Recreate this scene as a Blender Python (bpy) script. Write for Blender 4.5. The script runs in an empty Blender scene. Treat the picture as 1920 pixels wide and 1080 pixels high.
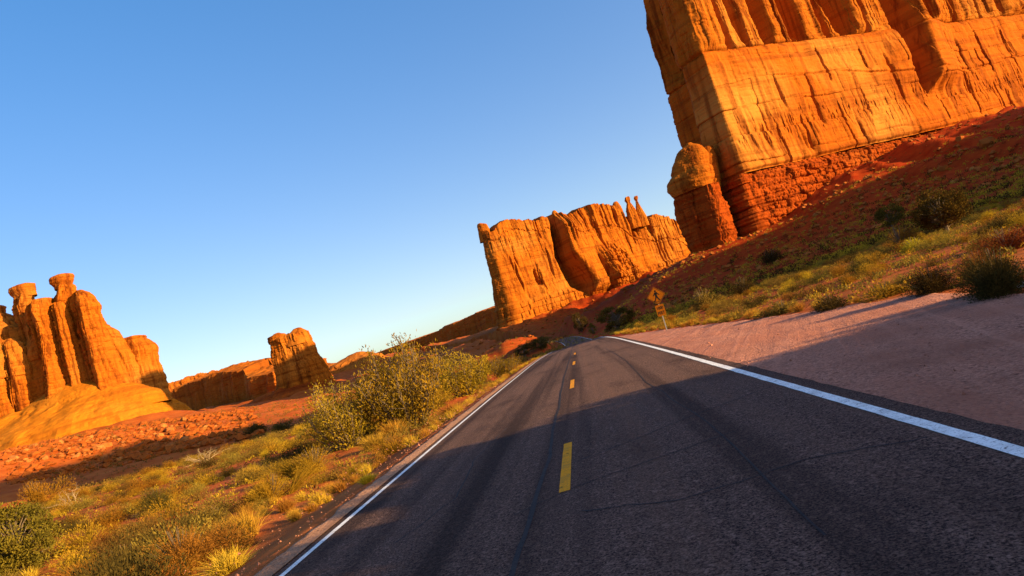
import bpy, bmesh, math, random, re
import numpy as np
from mathutils import Vector, Matrix
random.seed(7); RNG = np.random.default_rng(11)

# ------------------------------------------------------------------ camera, sky, sun, exposure
scene = bpy.context.scene
COL = scene.collection
F_PX, CX, CY, EYE = 1280.0, 960.0, 540.0, 1.75          # photograph is 1920 x 1080
ROLL = math.radians(17.0); VANISH = (1080.0, 607.0)
fw = np.array([VANISH[0]-CX, VANISH[1]-CY, F_PX]); fw /= np.linalg.norm(fw)
dn = np.cross(fw, np.array([math.cos(ROLL), -math.sin(ROLL), 0.0])); dn /= np.linalg.norm(dn)
if dn[1] < 0: dn = -dn
rt = np.cross(dn, fw)
if rt[0] < 0: rt = -rt
BASIS = np.stack([rt, fw, -dn])                         # world axes in lens coordinates (right, down, forward)
cam_data = bpy.data.cameras.new('camera'); cam = bpy.data.objects.new('camera', cam_data); COL.objects.link(cam)
cam_data.sensor_width = 36.0; cam_data.lens = F_PX/1920*36; cam_data.clip_end = 12000; cam_data.clip_start = 0.05
cr, cu, cb = BASIS@np.array([1., 0, 0]), BASIS@np.array([0, -1., 0]), BASIS@np.array([0, 0, -1.])
cam.matrix_world = Matrix(((cr[0], cu[0], cb[0], 0), (cr[1], cu[1], cb[1], 0), (cr[2], cu[2], cb[2], EYE), (0, 0, 0, 1)))
scene.camera = cam

SUN_ELEV = math.radians(13.0); SUN_AZ = math.atan2(0.935, -0.355)      # azimuth measured from +Y towards +X
SUN = Vector((math.sin(SUN_AZ)*math.cos(SUN_ELEV), math.cos(SUN_AZ)*math.cos(SUN_ELEV), math.sin(SUN_ELEV)))
world = bpy.data.worlds.new('World'); scene.world = world; world.use_nodes = True
wn, wl = world.node_tree.nodes, world.node_tree.links
sky = wn.new('ShaderNodeTexSky'); sky.sky_type = 'NISHITA'; sky.sun_disc = False
sky.sun_elevation = SUN_ELEV; sky.sun_rotation = SUN_AZ; sky.altitude = 1400
sky.air_density = 1.0; sky.dust_density = 5.0; sky.ozone_density = 1.3
sat = wn.new('ShaderNodeHueSaturation'); sat.inputs['Saturation'].default_value = 1.48; sat.inputs['Value'].default_value = 1.12; sat.inputs['Hue'].default_value = 0.522       # the deep blue of the processed photograph
gam = wn.new('ShaderNodeGamma'); gam.inputs['Gamma'].default_value = 0.64
wl.new(sky.outputs[0], sat.inputs['Color']); wl.new(sat.outputs[0], gam.inputs['Color'])
wl.new(gam.outputs[0], wn['Background'].inputs[0]); wn['Background'].inputs[1].default_value = 0.15
sl = bpy.data.lights.new('sun', 'SUN'); sl.energy = 5.0; sl.angle = math.radians(0.5); sl.color = (1.0, 0.70, 0.30)
so = bpy.data.objects.new('sun', sl); COL.objects.link(so); so.location = (200, -80, 120)
so.rotation_euler = (-SUN).to_track_quat('-Z', 'Y').to_euler()
scene.view_settings.view_transform = 'Standard'; scene.view_settings.look = 'None'
scene.view_settings.gamma = 1.0; scene.view_settings.use_curve_mapping = False
scene.view_settings.exposure = 1.4
scene.cycles.diffuse_bounces = 1

# ------------------------------------------------------------------ helpers
def ray(px, py): return BASIS@np.array([px-CX, py-CY, F_PX])
def atY(px, py, Y):
    d = ray(px, py); t = Y/d[1]; return np.array([d[0]*t, Y, d[2]*t+EYE])
def on_plane(px, py, A, e):                              # vertical plane through A along e -> (distance along e, height)
    d = ray(px, py); n = np.array([e[1], -e[0]])
    t = np.dot(n, A)/np.dot(n, d[:2]); p = d*t
    return float(np.dot(p[:2]-A, e)), float(p[2]+EYE)

def hashf(ix, iy, iz, s):
    h = (ix.astype(np.uint32)*np.uint32(374761393) + iy.astype(np.uint32)*np.uint32(668265263)
         + iz.astype(np.uint32)*np.uint32(1274126177) + np.uint32(s*977+13))
    h = (h ^ (h >> np.uint32(13)))*np.uint32(1274126177); h ^= h >> np.uint32(16)
    return h
def noise3(x, y, z, s=0):
    x, y, z = np.broadcast_arrays(np.asarray(x, float), np.asarray(y, float), np.asarray(z, float))
    x0, y0, z0 = np.floor(x), np.floor(y), np.floor(z)
    fx, fy, fz = x-x0, y-y0, z-z0
    ux, uy, uz = (t*t*t*(t*(t*6-15)+10) for t in (fx, fy, fz))
    ix, iy, iz = x0.astype(np.int64), y0.astype(np.int64), z0.astype(np.int64)
    def g(a, b, c):
        h = hashf(ix+a, iy+b, iz+c, s)
        gx = (h & np.uint32(1023)).astype(float)/511.5-1; gy = ((h >> np.uint32(10)) & np.uint32(1023)).astype(float)/511.5-1
        gz = ((h >> np.uint32(20)) & np.uint32(1023)).astype(float)/511.5-1
        return gx*(fx-a)+gy*(fy-b)+gz*(fz-c)
    def L(a, b, t): return a+(b-a)*t
    return 1.25*L(L(L(g(0,0,0), g(1,0,0), ux), L(g(0,1,0), g(1,1,0), ux), uy),
             L(L(g(0,0,1), g(1,0,1), ux), L(g(0,1,1), g(1,1,1), ux), uy), uz)
def fbm(x, y, z, oct=4, s=0, gain=0.5):
    v, a, f = 0, 1.0, 1.0
    for k in range(oct):
        v = v + a*noise3(x*f, y*f, z*f, s+k); a *= gain; f *= 2.03
    return v
def ridged(x, y, z, oct=3, s=0):
    v, a, f = 0, 1.0, 1.0
    for k in range(oct):
        v = v + a*(1-2*np.abs(noise3(x*f, y*f, z*f, s+k))*1.6); a *= 0.5; f *= 2.1
    return v
def sstep(a, b, x):
    t = np.clip((np.asarray(x, float)-a)/(b-a), 0, 1); return t*t*(3-2*t)

def mesh_data(name, V, F, mat, smooth=True):
    """V (n,3); F array (m,4) or (m,3), or a list of such arrays"""
    if not isinstance(F, list): F = [F]
    F = [np.asarray(f, np.int32) for f in F if len(f)]
    me = bpy.data.meshes.new(name)
    nl = sum(f.size for f in F); nf = sum(len(f) for f in F)
    me.vertices.add(len(V)); me.vertices.foreach_set('co', np.asarray(V, np.float32).ravel())
    me.loops.add(nl); me.loops.foreach_set('vertex_index', np.concatenate([f.ravel() for f in F]))
    me.polygons.add(nf)
    tot = np.concatenate([np.full(len(f), f.shape[1], np.int32) for f in F])
    st = np.concatenate([[0], np.cumsum(tot)[:-1]]).astype(np.int32)
    me.polygons.foreach_set('loop_start', st)
    me.polygons.foreach_set('use_smooth', np.full(nf, smooth))
    me.update(calc_edges=True); me.validate()
    if mat: me.materials.append(mat)
    return me
def obj(name, me, parent=None, loc=(0, 0, 0), rz=0.0, sc=1.0):
    o = bpy.data.objects.new(name, me); COL.objects.link(o); o.location = loc
    o.rotation_euler = (0, 0, rz); o.scale = (sc, sc, sc) if np.isscalar(sc) else sc
    if parent is not None: o.parent = parent
    return o
def tag(o, label, cat=None, group=None, kind=None):
    o['label'] = label
    if cat: o['category'] = cat
    if group: o['group'] = group
    if kind: o['kind'] = kind
    return o
def grid_faces(ni, nj, wrap=False):
    i = np.arange(ni if wrap else ni-1); j = np.arange(nj-1)
    I, J = np.meshgrid(i, j, indexing='ij'); I2 = (I+1) % ni
    return np.stack([I*nj+J, I2*nj+J, I2*nj+J+1, I*nj+J+1], -1).reshape(-1, 4)

# ------------------------------------------------------------------ materials
def new_mat(name):
    m = bpy.data.materials.new(name); m.use_nodes = True
    nt = m.node_tree; b = nt.nodes['Principled BSDF']; b.inputs['Roughness'].default_value = 0.9
    b.inputs['Specular IOR Level'].default_value = 0.03
    return m, nt, b
def N(nt, t, **kw):
    n = nt.nodes.new(t)
    for k, v in kw.items(): setattr(n, k, v)
    return n
def coords(nt, scale=(1, 1, 1), kind='Position'):
    g = N(nt, 'ShaderNodeNewGeometry') if kind == 'Position' else N(nt, 'ShaderNodeTexCoord')
    mp = N(nt, 'ShaderNodeMapping'); mp.inputs['Scale'].default_value = scale
    nt.links.new(g.outputs[kind], mp.inputs[0]); return mp.outputs[0]
def tex(nt, vec, scale, detail=4, rough=0.55, dist=0.0):
    n = N(nt, 'ShaderNodeTexNoise'); n.inputs['Scale'].default_value = scale; n.inputs['Detail'].default_value = detail
    n.inputs['Roughness'].default_value = rough; n.inputs['Distortion'].default_value = dist
    nt.links.new(vec, n.inputs['Vector']); return n.outputs['Fac']
def ramp(nt, fac, stops):
    r = N(nt, 'ShaderNodeValToRGB'); el = r.color_ramp.elements
    while len(el) < len(stops): el.new(0.5)
    for e, (p, c) in zip(el, stops):
        e.position = p; e.color = (*c, 1) if len(c) == 3 else c
    nt.links.new(fac, r.inputs[0]); return r.outputs[0]
def mix(nt, a, b, fac, mode='MIX'):
    m = N(nt, 'ShaderNodeMix', data_type='RGBA', blend_type=mode)
    if isinstance(fac, float): m.inputs[0].default_value = fac
    else: nt.links.new(fac, m.inputs[0])
    for s, i in ((a, 6), (b, 7)):
        if isinstance(s, tuple): m.inputs[i].default_value = (*s, 1)
        else: nt.links.new(s, m.inputs[i])
    return m.outputs[2]
def bump(nt, b, h, strength, dist, prev=None):
    n = N(nt, 'ShaderNodeBump'); n.inputs['Strength'].default_value = strength; n.inputs['Distance'].default_value = dist
    nt.links.new(h, n.inputs['Height'])
    if prev: nt.links.new(prev, n.inputs['Normal'])
    nt.links.new(n.outputs[0], b.inputs['Normal']); return n.outputs[0]
BW = lambda a, b: [(a, (0, 0, 0)), (b, (1, 1, 1))]

def rock_mat(name, mid, dark, pale, streak=0.5, band=0.35, sc=1.0, bumpd=0.5, palef=0.6):
    m, nt, b = new_mat(name)
    big = tex(nt, coords(nt), 0.018/sc, 4, 0.5, 0.4)
    col = mix(nt, mid, pale, ramp(nt, big, [(0.50, (0, 0, 0)), (0.68, (palef,)*3)]))
    lay = tex(nt, coords(nt, (0.012/sc, 0.012/sc, 0.35/sc)), 1.0, 5, 0.62, 0.25)          # bedding
    col = mix(nt, col, dark, ramp(nt, lay, [(0.50, (0, 0, 0)), (0.66, (band,)*3)]))
    st = tex(nt, coords(nt, (0.30/sc, 0.30/sc, 0.012/sc)), 1.0, 5, 0.6, 0.3)              # run-off streaks of varnish
    col = mix(nt, col, dark, ramp(nt, st, [(0.51, (0, 0, 0)), (0.64, (streak,)*3)]))
    fine = tex(nt, coords(nt, (1, 1, 1.6)), 0.6/sc, 6, 0.65)
    col = mix(nt, col, (0.5, 0.5, 0.5), ramp(nt, fine, [(0.3, (0.45,)*3), (0.7, (0.0,)*3)]), 'SOFT_LIGHT')
    nt.links.new(col, b.inputs['Base Color'])
    f2 = tex(nt, coords(nt, (1, 1, 0.5)), 0.22/sc, 9, 0.58, 0.3)
    p = bump(nt, b, f2, 0.7, bumpd)
    p = bump(nt, b, st, 0.15, bumpd*0.8, p)
    bump(nt, b, lay, 0.55, bumpd*0.9, p)
    return m
M = {}
M['rock'] = rock_mat('orange_sandstone', (0.36, 0.0967, 0.00792), (0.115, 0.0201, 0.00288), (0.43, 0.169, 0.0274), 0.75, 0.45, 1.0, 1.2)
M['rock_wall'] = rock_mat('smooth_face_sandstone', (0.365, 0.088, 0.007), (0.14, 0.027, 0.004), (0.46, 0.19, 0.034), 0.7, 0.5, 1.2, 0.9, 0.8)
M['rock_red'] = rock_mat('red_siltstone', (0.3, 0.0528, 0.00576), (0.105, 0.0136, 0.00288), (0.37, 0.096, 0.0144), 0.45, 0.6, 0.6, 1.1)
M['rock_far'] = rock_mat('far_sandstone', (0.33, 0.0894, 0.0101), (0.12, 0.0237, 0.00432), (0.39, 0.146, 0.0252), 0.45, 0.45, 2.4, 1.8)
M['rock_smooth'] = rock_mat('slickrock', (0.385, 0.125, 0.00792), (0.24, 0.0547, 0.00504), (0.43, 0.173, 0.0202), 0.35, 0.55, 1.3, 0.9)

def soil_mat():
    m, nt, b = new_mat('desert_soil'); P = coords(nt)
    sep = N(nt, 'ShaderNodeSeparateXYZ'); nt.links.new(P, sep.inputs[0])
    a = tex(nt, P, 0.25, 6, 0.6); f = tex(nt, P, 7.0, 6, 0.7); g = tex(nt, P, 0.02, 4, 0.55)
    near = mix(nt, (0.34, 0.076, 0.0202), (0.46, 0.132, 0.0324), ramp(nt, a, BW(0.38, 0.64)))
    far = mix(nt, (0.37, 0.0656, 0.00864), (0.48, 0.124, 0.0202), ramp(nt, a, BW(0.36, 0.66)))
    redt = mix(nt, (0.25, 0.0216, 0.00288), (0.36, 0.048, 0.00576), ramp(nt, a, BW(0.36, 0.66)))
    # red shale slopes lie to the right of the road and beyond it, orange sand to the left
    mr = N(nt, 'ShaderNodeMapRange'); mr.inputs[1].default_value = -70; mr.inputs[2].default_value = 10
    nt.links.new(sep.outputs[0], mr.inputs[0])
    far = mix(nt, far, redt, mr.outputs[0])
    my = N(nt, 'ShaderNodeMapRange'); my.inputs[1].default_value = 18; my.inputs[2].default_value = 75
    nt.links.new(sep.outputs[1], my.inputs[0])
    col = mix(nt, near, far, my.outputs[0])
    col = mix(nt, col, (0.5, 0.5, 0.5), ramp(nt, f, [(0.35, (0.5,)*3), (0.7, (0, 0, 0))]), 'SOFT_LIGHT')
    col = mix(nt, col, (0.22, 0.036, 0.0072), ramp(nt, g, [(0.52, (0, 0, 0)), (0.68, (0.5,)*3)]))
    nt.links.new(col, b.inputs['Base Color'])
    p = bump(nt, b, a, 0.6, 0.25); bump(nt, b, f, 0.8, 0.05, p)
    return m
M['soil'] = soil_mat()

def asphalt_mat():
    m, nt, b = new_mat('worn_asphalt'); P = coords(nt)
    sp = tex(nt, P, 46, 4, 0.75); sp2 = tex(nt, P, 17, 4, 0.75); blot = tex(nt, coords(nt, (1, 0.3, 1)), 0.55, 6, 0.62)
    lane = tex(nt, coords(nt, (1.0, 0.012, 1)), 1.25, 4, 0.55); vo = N(nt, 'ShaderNodeTexVoronoi'); vo.inputs['Scale'].default_value = 85; nt.links.new(P, vo.inputs['Vector'])
    col = mix(nt, (0.016, 0.0104, 0.0101), (0.225, 0.128, 0.102), ramp(nt, sp, BW(0.40, 0.64)))
    col = mix(nt, col, (0.34, 0.195, 0.150), ramp(nt, sp2, [(0.54, (0, 0, 0)), (0.68, (0.7,)*3)]))
    sep = N(nt, 'ShaderNodeSeparateColor'); nt.links.new(vo.outputs['Color'], sep.inputs[0])
    col = mix(nt, col, (0.36, 0.216, 0.158), ramp(nt, sep.outputs[0], [(0.90, (0, 0, 0)), (0.93, (0.4,)*3)]))        # pale chips of aggregate
    col = mix(nt, col, (0.022, 0.0144, 0.0137), ramp(nt, lane, [(0.48, (0, 0, 0)), (0.64, (0.7,)*3)]))               # oily wheel tracks
    col = mix(nt, col, (0.18, 0.092, 0.0612), ramp(nt, lane, [(0.30, (0.55,)*3), (0.46, (0, 0, 0))]))
    col = mix(nt, col, (0.024, 0.016, 0.0151), ramp(nt, blot, [(0.52, (0, 0, 0)), (0.70, (0.65,)*3)]))
    nt.links.new(col, b.inputs['Base Color']); b.inputs['Roughness'].default_value = 0.85
    p = bump(nt, b, sp, 0.9, 0.02); bump(nt, b, sp2, 0.7, 0.03, p)
    return m
M['asphalt'] = asphalt_mat()
def gravel_mat(name, c1, c2, c3, rut=0.0):
    m, nt, b = new_mat(name); P = coords(nt)
    v = N(nt, 'ShaderNodeTexVoronoi'); v.inputs['Scale'].default_value = 22; nt.links.new(P, v.inputs['Vector'])
    a = tex(nt, P, 24, 5, 0.75); w = tex(nt, coords(nt, (1, 0.35, 1)), 0.7, 6, 0.65); bigp = tex(nt, P, 0.33, 4, 0.6)
    col = mix(nt, c1, c2, ramp(nt, a, BW(0.36, 0.64)))
    sep = N(nt, 'ShaderNodeSeparateColor'); nt.links.new(v.outputs['Color'], sep.inputs[0])
    col = mix(nt, col, tuple(x*.45 for x in c1), ramp(nt, sep.outputs[0], [(0.0, (0.8,)*3), (0.13, (0, 0, 0))]))
    col = mix(nt, col, c3, ramp(nt, w, [(0.42, (0, 0, 0)), (0.62, (0.75,)*3)]))
    col = mix(nt, col, tuple(x*.6 for x in c3), ramp(nt, bigp, [(0.52, (0, 0, 0)), (0.7, (0.55,)*3)]))
    p = bump(nt, b, v.outputs['Distance'], 0.6, 0.035); p = bump(nt, b, a, 0.8, 0.04, p); p = bump(nt, b, w, 0.8, 0.10, p)
    if rut:                                               # tyre tracks sweeping in from the road
        mp = N(nt, 'ShaderNodeMapping'); mp.inputs['Rotation'].default_value = (0, 0, math.radians(17)); nt.links.new(P, mp.inputs[0])
        t = tex(nt, mp.outputs[0], 1.0, 3, 0.6, 0.15); sc_ = N(nt, 'ShaderNodeMapping'); sc_.inputs['Scale'].default_value = (1.5, 0.03, 1); nt.links.new(mp.outputs[0], sc_.inputs[0])
        t = tex(nt, sc_.outputs[0], 1.6, 3, 0.55); col = mix(nt, col, tuple(min(1, x*1.05) for x in c2), ramp(nt, t, [(0.55, (0, 0, 0)), (0.66, (rut,)*3)])); bump(nt, b, t, 0.7, 0.08, p)
    nt.links.new(col, b.inputs['Base Color'])
    return m
M['gravel'] = gravel_mat('pink_gravel', (0.278, 0.106, 0.07), (0.68, 0.295, 0.194), (0.433, 0.158, 0.0972), 0.3)
M['shoulder'] = gravel_mat('tan_gravel', (0.32, 0.16, 0.0936), (0.62, 0.336, 0.209), (0.46, 0.216, 0.115))
def paint_mat(name, col, worn):
    m, nt, b = new_mat(name); P = coords(nt)
    a = tex(nt, P, 45, 4, 0.75); w = tex(nt, P, 3.0, 5, 0.6)
    c = mix(nt, col, worn, ramp(nt, a, [(0.52, (0, 0, 0)), (0.62, (0.85,)*3)]))
    c = mix(nt, c, worn, ramp(nt, w, [(0.46, (0, 0, 0)), (0.7, (0.6,)*3)]))
    c = mix(nt, c, tuple(x*.3 for x in worn), ramp(nt, tex(nt, P, 11, 6, 0.7, 0.6), [(0.60, (0, 0, 0)), (0.64, (0.9,)*3)]))
    nt.links.new(c, b.inputs['Base Color']); b.inputs['Roughness'].default_value = 0.7
    bump(nt, b, a, 0.5, 0.006)
    return m
M['white_paint'] = paint_mat('white_road_paint', (0.88, 0.86, 0.84), (0.42, 0.38, 0.36))
M['yellow_paint'] = paint_mat('yellow_road_paint', (0.80, 0.30, 0.008), (0.30, 0.16, 0.04))
M['tar'] = paint_mat('crack_tar', (0.034, 0.029, 0.031), (0.06, 0.05, 0.05))
def plain(name, col, rough=0.6, metal=0.0, var=0.15):
    m, nt, b = new_mat(name); a = tex(nt, coords(nt), 14, 4, 0.6)
    c = mix(nt, col, tuple(x*(1-var*2) for x in col), ramp(nt, a, BW(0.4, 0.7)))
    nt.links.new(c, b.inputs['Base Color']); b.inputs['Roughness'].default_value = rough; b.inputs['Metallic'].default_value = metal
    return m
M['sign_yellow'] = plain('sign_yellow', (0.31, 0.09, 0.005), 0.45); M['sign_black'] = plain('sign_black', (0.012, 0.012, 0.012), 0.5)
M['post'] = plain('galvanised_post', (0.42, 0.38, 0.33), 0.5, 0.5)
M['pale_stone'] = plain('pale_stone', (0.78, 0.80, 0.86), 0.8)

def leaf_mat(name, c1, c2, trans=0.3, clump=1.2):
    m, nt, b = new_mat(name)
    nt.nodes.remove(b); out = nt.nodes['Material Output']
    oi = N(nt, 'ShaderNodeObjectInfo'); P = coords(nt, kind='Object')
    a = tex(nt, P, clump, 3, 0.6); f = tex(nt, P, 14, 2, 0.6)
    col = mix(nt, c1, c2, ramp(nt, a, BW(0.35, 0.65)))
    col = mix(nt, col, tuple(x*0.55 for x in c1), ramp(nt, f, [(0.45, (0, 0, 0)), (0.7, (0.6,)*3)]))
    hs = N(nt, 'ShaderNodeHueSaturation')
    mr = N(nt, 'ShaderNodeMapRange'); mr.inputs[3].default_value = 0.72; mr.inputs[4].default_value = 1.28
    mh = N(nt, 'ShaderNodeMapRange'); mh.inputs[3].default_value = 0.475; mh.inputs[4].default_value = 0.522
    nt.links.new(oi.outputs['Random'], mr.inputs[0]); nt.links.new(oi.outputs['Random'], mh.inputs[0])
    nt.links.new(mr.outputs[0], hs.inputs['Value']); nt.links.new(mh.outputs[0], hs.inputs['Hue']); nt.links.new(col, hs.inputs['Color'])
    d = N(nt, 'ShaderNodeBsdfDiffuse'); t = N(nt, 'ShaderNodeBsdfTranslucent'); mx = N(nt, 'ShaderNodeMixShader'); mx.inputs[0].default_value = trans
    for n in (d, t): nt.links.new(hs.outputs[0], n.inputs['Color'])
    nt.links.new(d.outputs[0], mx.inputs[1]); nt.links.new(t.outputs[0], mx.inputs[2]); nt.links.new(mx.outputs[0], out.inputs[0])
    return m
M['sage'] = leaf_mat('sage_leaf', (0.135, 0.0918, 0.02), (0.235, 0.14, 0.026), 0.2)
M['rabbit'] = leaf_mat('rabbitbrush_leaf', (0.26, 0.149, 0.014), (0.4, 0.208, 0.018), 0.25)
M['straw'] = leaf_mat('dry_grass', (0.44, 0.23, 0.028), (0.58, 0.323, 0.04), 0.3)
M['dark'] = leaf_mat('blackbrush_leaf', (0.055, 0.0408, 0.012), (0.1, 0.0638, 0.015), 0.15)
M['juniper'] = leaf_mat('juniper_leaf', (0.095, 0.0723, 0.013), (0.17, 0.115, 0.016), 0.15, 2.0)
M['willow'] = leaf_mat('shrub_leaf', (0.262, 0.198, 0.0169), (0.506, 0.332, 0.0242), 0.42)
M['rust'] = leaf_mat('rust_twigs', (0.2, 0.0723, 0.016), (0.31, 0.115, 0.02), 0.2)
M['bark'] = plain('grey_bark', (0.16, 0.115, 0.08), 0.95); M['twig'] = plain('dry_twig', (0.34, 0.24, 0.14), 0.95)

# ------------------------------------------------------------------ terrain
ROAD_Y = np.array([-400, -60, 20, 60, 105, 140, 170, 200, 260, 320, 420.]); ROAD_Z = np.array([0, 0, 0, -.26, -1.19, -2.4, -3.1, -3.2, -2.5, -2.6, -3.0])
def road_z(y):
    y = np.asarray(y, float); v = 0
    for k in (-12, -6, 0, 6, 12): v = v+np.interp(y+k, ROAD_Y, ROAD_Z)
    return v/5
def road_x(y):                                           # the road bends gently to the left beyond the crest
    y = np.asarray(y, float); return -0.66-np.where(y > 150, (y-150)**2*0.00042, 0.0)
HALF = 3.32
CTRL = np.array([
 # right of the road
 (9, 0, 0), (9, 25, 0), (9, 50, -.1), (20, 20, .35), (20, 50, .2), (32, 60, .3), (40, 25, .8), (60, 110, 1.0), (30, 110, -.8), (80, 160, 3.5), (40, 170, 0), (55, 230, 6),
 (100, 220, 10), (45, 275, 13), (75, 284, 16), (110, 296, 23), (150, 305, 31), (200, 340, 35), (260, 376, 38), (330, 410, 42), (150, 180, 9), (200, 210, 14), (250, 250, 22), (330, 300, 30),
 (100, 60, 2), (150, 60, 4), (160, 120, 6), (300, 60, 10), (40, -60, 1), (150, -80, 4), (15, 200, -2), (12, 280, 1), (20, 350, 3),
 # middle butte
 (-64, 592, 14), (0, 630, 19), (60, 660, 23), (126, 692, 28), (-40, 480, 5), (40, 520, 10), (100, 560, 16), (0, 420, 1), (60, 430, 8), (-60, 700, 20), (-120, 560, 8), (60, 800, 28),
 # left
 (-9, 0, -.55), (-9, 20, -.55), (-9, 45, -.5), (-9, 90, -1.1), (-20, 15, -.4), (-20, 45, -.35), (-25, 80, -.6), (-42, 60, -.1), (-30, 35, -.2), (-47, 108, -1.2), (-65, 92, -1.6), (-50, 30, 0), (-95, 125, -1.2), (-73, 130, -1.5), (-105, 138, 0.2), (-128, 160, 3.4),
 (-144, 180, 6.5), (-165, 192, 12.5), (-84, 150, -.6), (-112, 180, 2.2), (-145, 230, 9.5), (-180, 230, 15), (-117, 250, 3.4), (-110, 300, 1.8), (-200, 300, 15), (-260, 400, 24), (-330, 360, 24), (-200, 420, 9), (-60, 250, -1.5), (-30, 160, -2.5), (-40, 350, -1),
 (-130, 450, 5), (-195, 490, 13), (-232, 495, 15), (-175, 425, 7), (-262, 450, 15), (-250, 640, 15), (-420, 700, 30), (-160, 700, 16), (-90, 100, 0.4), (-120, 40, 3), (-60, -60, 0), (-200, 100, 14), (-400, 200, 26), (-250, 900, 36), (-60, 1100, 14), (-300, 1400, 30),
 (-1500, 1500, 70), (0, 2000, 30), (1500, 1500, 60), (2500, 0, 60), (-2500, 0, 60), (0, -2500, 30), (-600, 2500, 40)], float)
def phi(r): return np.sqrt(r*r+14.0**2)
_D = phi(np.hypot(CTRL[:, None, 0]-CTRL[None, :, 0], CTRL[:, None, 1]-CTRL[None, :, 1]))
_W = np.linalg.solve(_D+np.eye(len(CTRL))*0.05, CTRL[:, 2]-5.0)
def lot_edge(y):
    return np.interp(y, [-40, 9, 12.7, 14.9, 18, 21.3, 27.5, 36, 43, 52, 60], [8.6, 8.0, 7.7, 8.1, 8.4, 7.5, 6.5, 5.7, 5.0, 3.7, 2.95])
def ground(x, y):
    x = np.asarray(x, float); y = np.asarray(y, float); sh = np.broadcast(x, y).shape
    x, y = np.broadcast_to(x, sh).ravel(), np.broadcast_to(y, sh).ravel(); z = np.empty(len(x))
    for i in range(0, len(x), 20000):
        r = np.hypot(x[i:i+20000, None]-CTRL[None, :, 0], y[i:i+20000, None]-CTRL[None, :, 1])
        z[i:i+20000] = phi(r)@_W+5.0
    d = np.hypot(x, y)
    amp = np.interp(d, [0, 15, 60, 150, 400, 1000], [.05, .09, .25, 1.0, 2.2, 5])
    lam = np.interp(d, [0, 1000], [1, 1])
    z = z+amp*fbm(x/22, y/22, 0, 4, 3)*0.9+0.05*fbm(x/1.7, y/1.7, 0, 3, 9)
    # slope gullies on the red talus to the right
    tal = sstep(60, 140, x)*sstep(160, 230, y)+sstep(420, 520, y)*sstep(-140, -60, x)*sstep(300, 200, x)
    z = z+tal*2.4*ridged(x/26, y/60, 0, 3, 21)
    # rounded rubble hills in the middle distance and one unseen bank added to shade the near road
    for bx, by, bh, br in ((-31, 300, 6, 14), (-10, 330, 5, 20), (-14, 178, 3.4, 8), (-9, 150, 1.6, 6), (30, 330, 6, 25)):
        q = np.hypot(x-bx, y-by); z = z+bh*np.exp(-(q/br)**2)*(1+.35*fbm(x/6, y/6, 0, 3, 5))
    bank = sstep(11.5, 17.5, x+0.8*noise3(y/3., 0, 0, 4))*sstep(40, 30, x)*sstep(-70, -50, y)
    crest = np.interp(y+.5*noise3(x/2.7, y/3, 0, 8), [-70, -2, 2, 4, 5.4, 7.9, 9.3, 10.3], [4.75, 4.75, 4.85, 5.1, 4.6, 3.5, 1.7, 0])
    z = z+bank*crest*(1+.05*fbm(x/3, y/1.1, 0, 3, 17))
    # road corridor and the flat lot
    rx, rz = road_x(y), road_z(y)
    a = x-rx
    wl = sstep(-8.5, -5.0, a); wr = sstep(10.5, 6.0, a)
    le = lot_edge(y)-rx; wr = np.maximum(wr, sstep(le+3.0, le, a)*sstep(62, 56, y))
    w = np.where(a < 0, wl, wr)
    base = rz-0.05-np.where(a < -4.2, (-(a+4.2))*0.24, 0)
    z = np.where(w > 0, z*(1-w)+(base+.03*fbm(x/1.3, y/1.3, 0, 2, 2)*sstep(3.6, 4.6, np.abs(a)))*w, z)
    return z.reshape(sh)
th = np.concatenate([np.linspace(-58, 52, 560), np.linspace(52, 302, 160)[1:-1]])*math.pi/180
rr = np.concatenate([[0.3], np.geomspace(1.2, 5000, 330)])
TH, RR = np.meshgrid(th, rr, indexing='ij'); gx, gy = RR*np.sin(TH), RR*np.cos(TH)
GV = np.stack([gx, gy, ground(gx, gy)], -1).reshape(-1, 3)
GZ = GV[:, 2].reshape(len(th), len(rr)); TH2 = np.append(th, th[0]+2*math.pi)
def gfast(x, y):                                         # height of the built ground sheet
    x, y = np.asarray(x, float), np.asarray(y, float); r = np.clip(np.hypot(x, y), rr[0], rr[-1]*.999)
    t = np.arctan2(x, y); t = np.where(t < th[0], t+2*math.pi, t)
    i = np.clip(np.searchsorted(TH2, t, 'right')-1, 0, len(th)-1); j = np.clip(np.searchsorted(rr, r, 'right')-1, 0, len(rr)-2)
    u = (t-TH2[i])/(TH2[i+1]-TH2[i]); v = (r-rr[j])/(rr[j+1]-rr[j]); i2 = (i+1) % len(th)
    return (GZ[i, j]*(1-u)+GZ[i2, j]*u)*(1-v)+(GZ[i, j+1]*(1-u)+GZ[i2, j+1]*u)*v
def gz(x, y): return float(gfast(x, y))
_T = np.geomspace(3, 1500, 400)
def spot(px, py):                                        # where the line of sight through a pixel meets the ground
    d = ray(px, py); d = d/np.hypot(d[0], d[1]); T = _T
    for _ in range(2):
        z = gfast(d[0]*T, d[1]*T); k = np.nonzero(EYE+d[2]*T < z)[0]
        if not len(k): return None
        t, zz = T[k[0]], z[k[0]]; T = np.linspace(T[max(k[0]-1, 0)], T[k[0]], 24)
    return np.array([d[0]*t, d[1]*t, zz])

o = obj('ground', mesh_data('ground', GV, grid_faces(len(th), len(rr), True), M['soil']))
tag(o, 'red and orange desert soil on both sides of the road', kind='structure')

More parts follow.
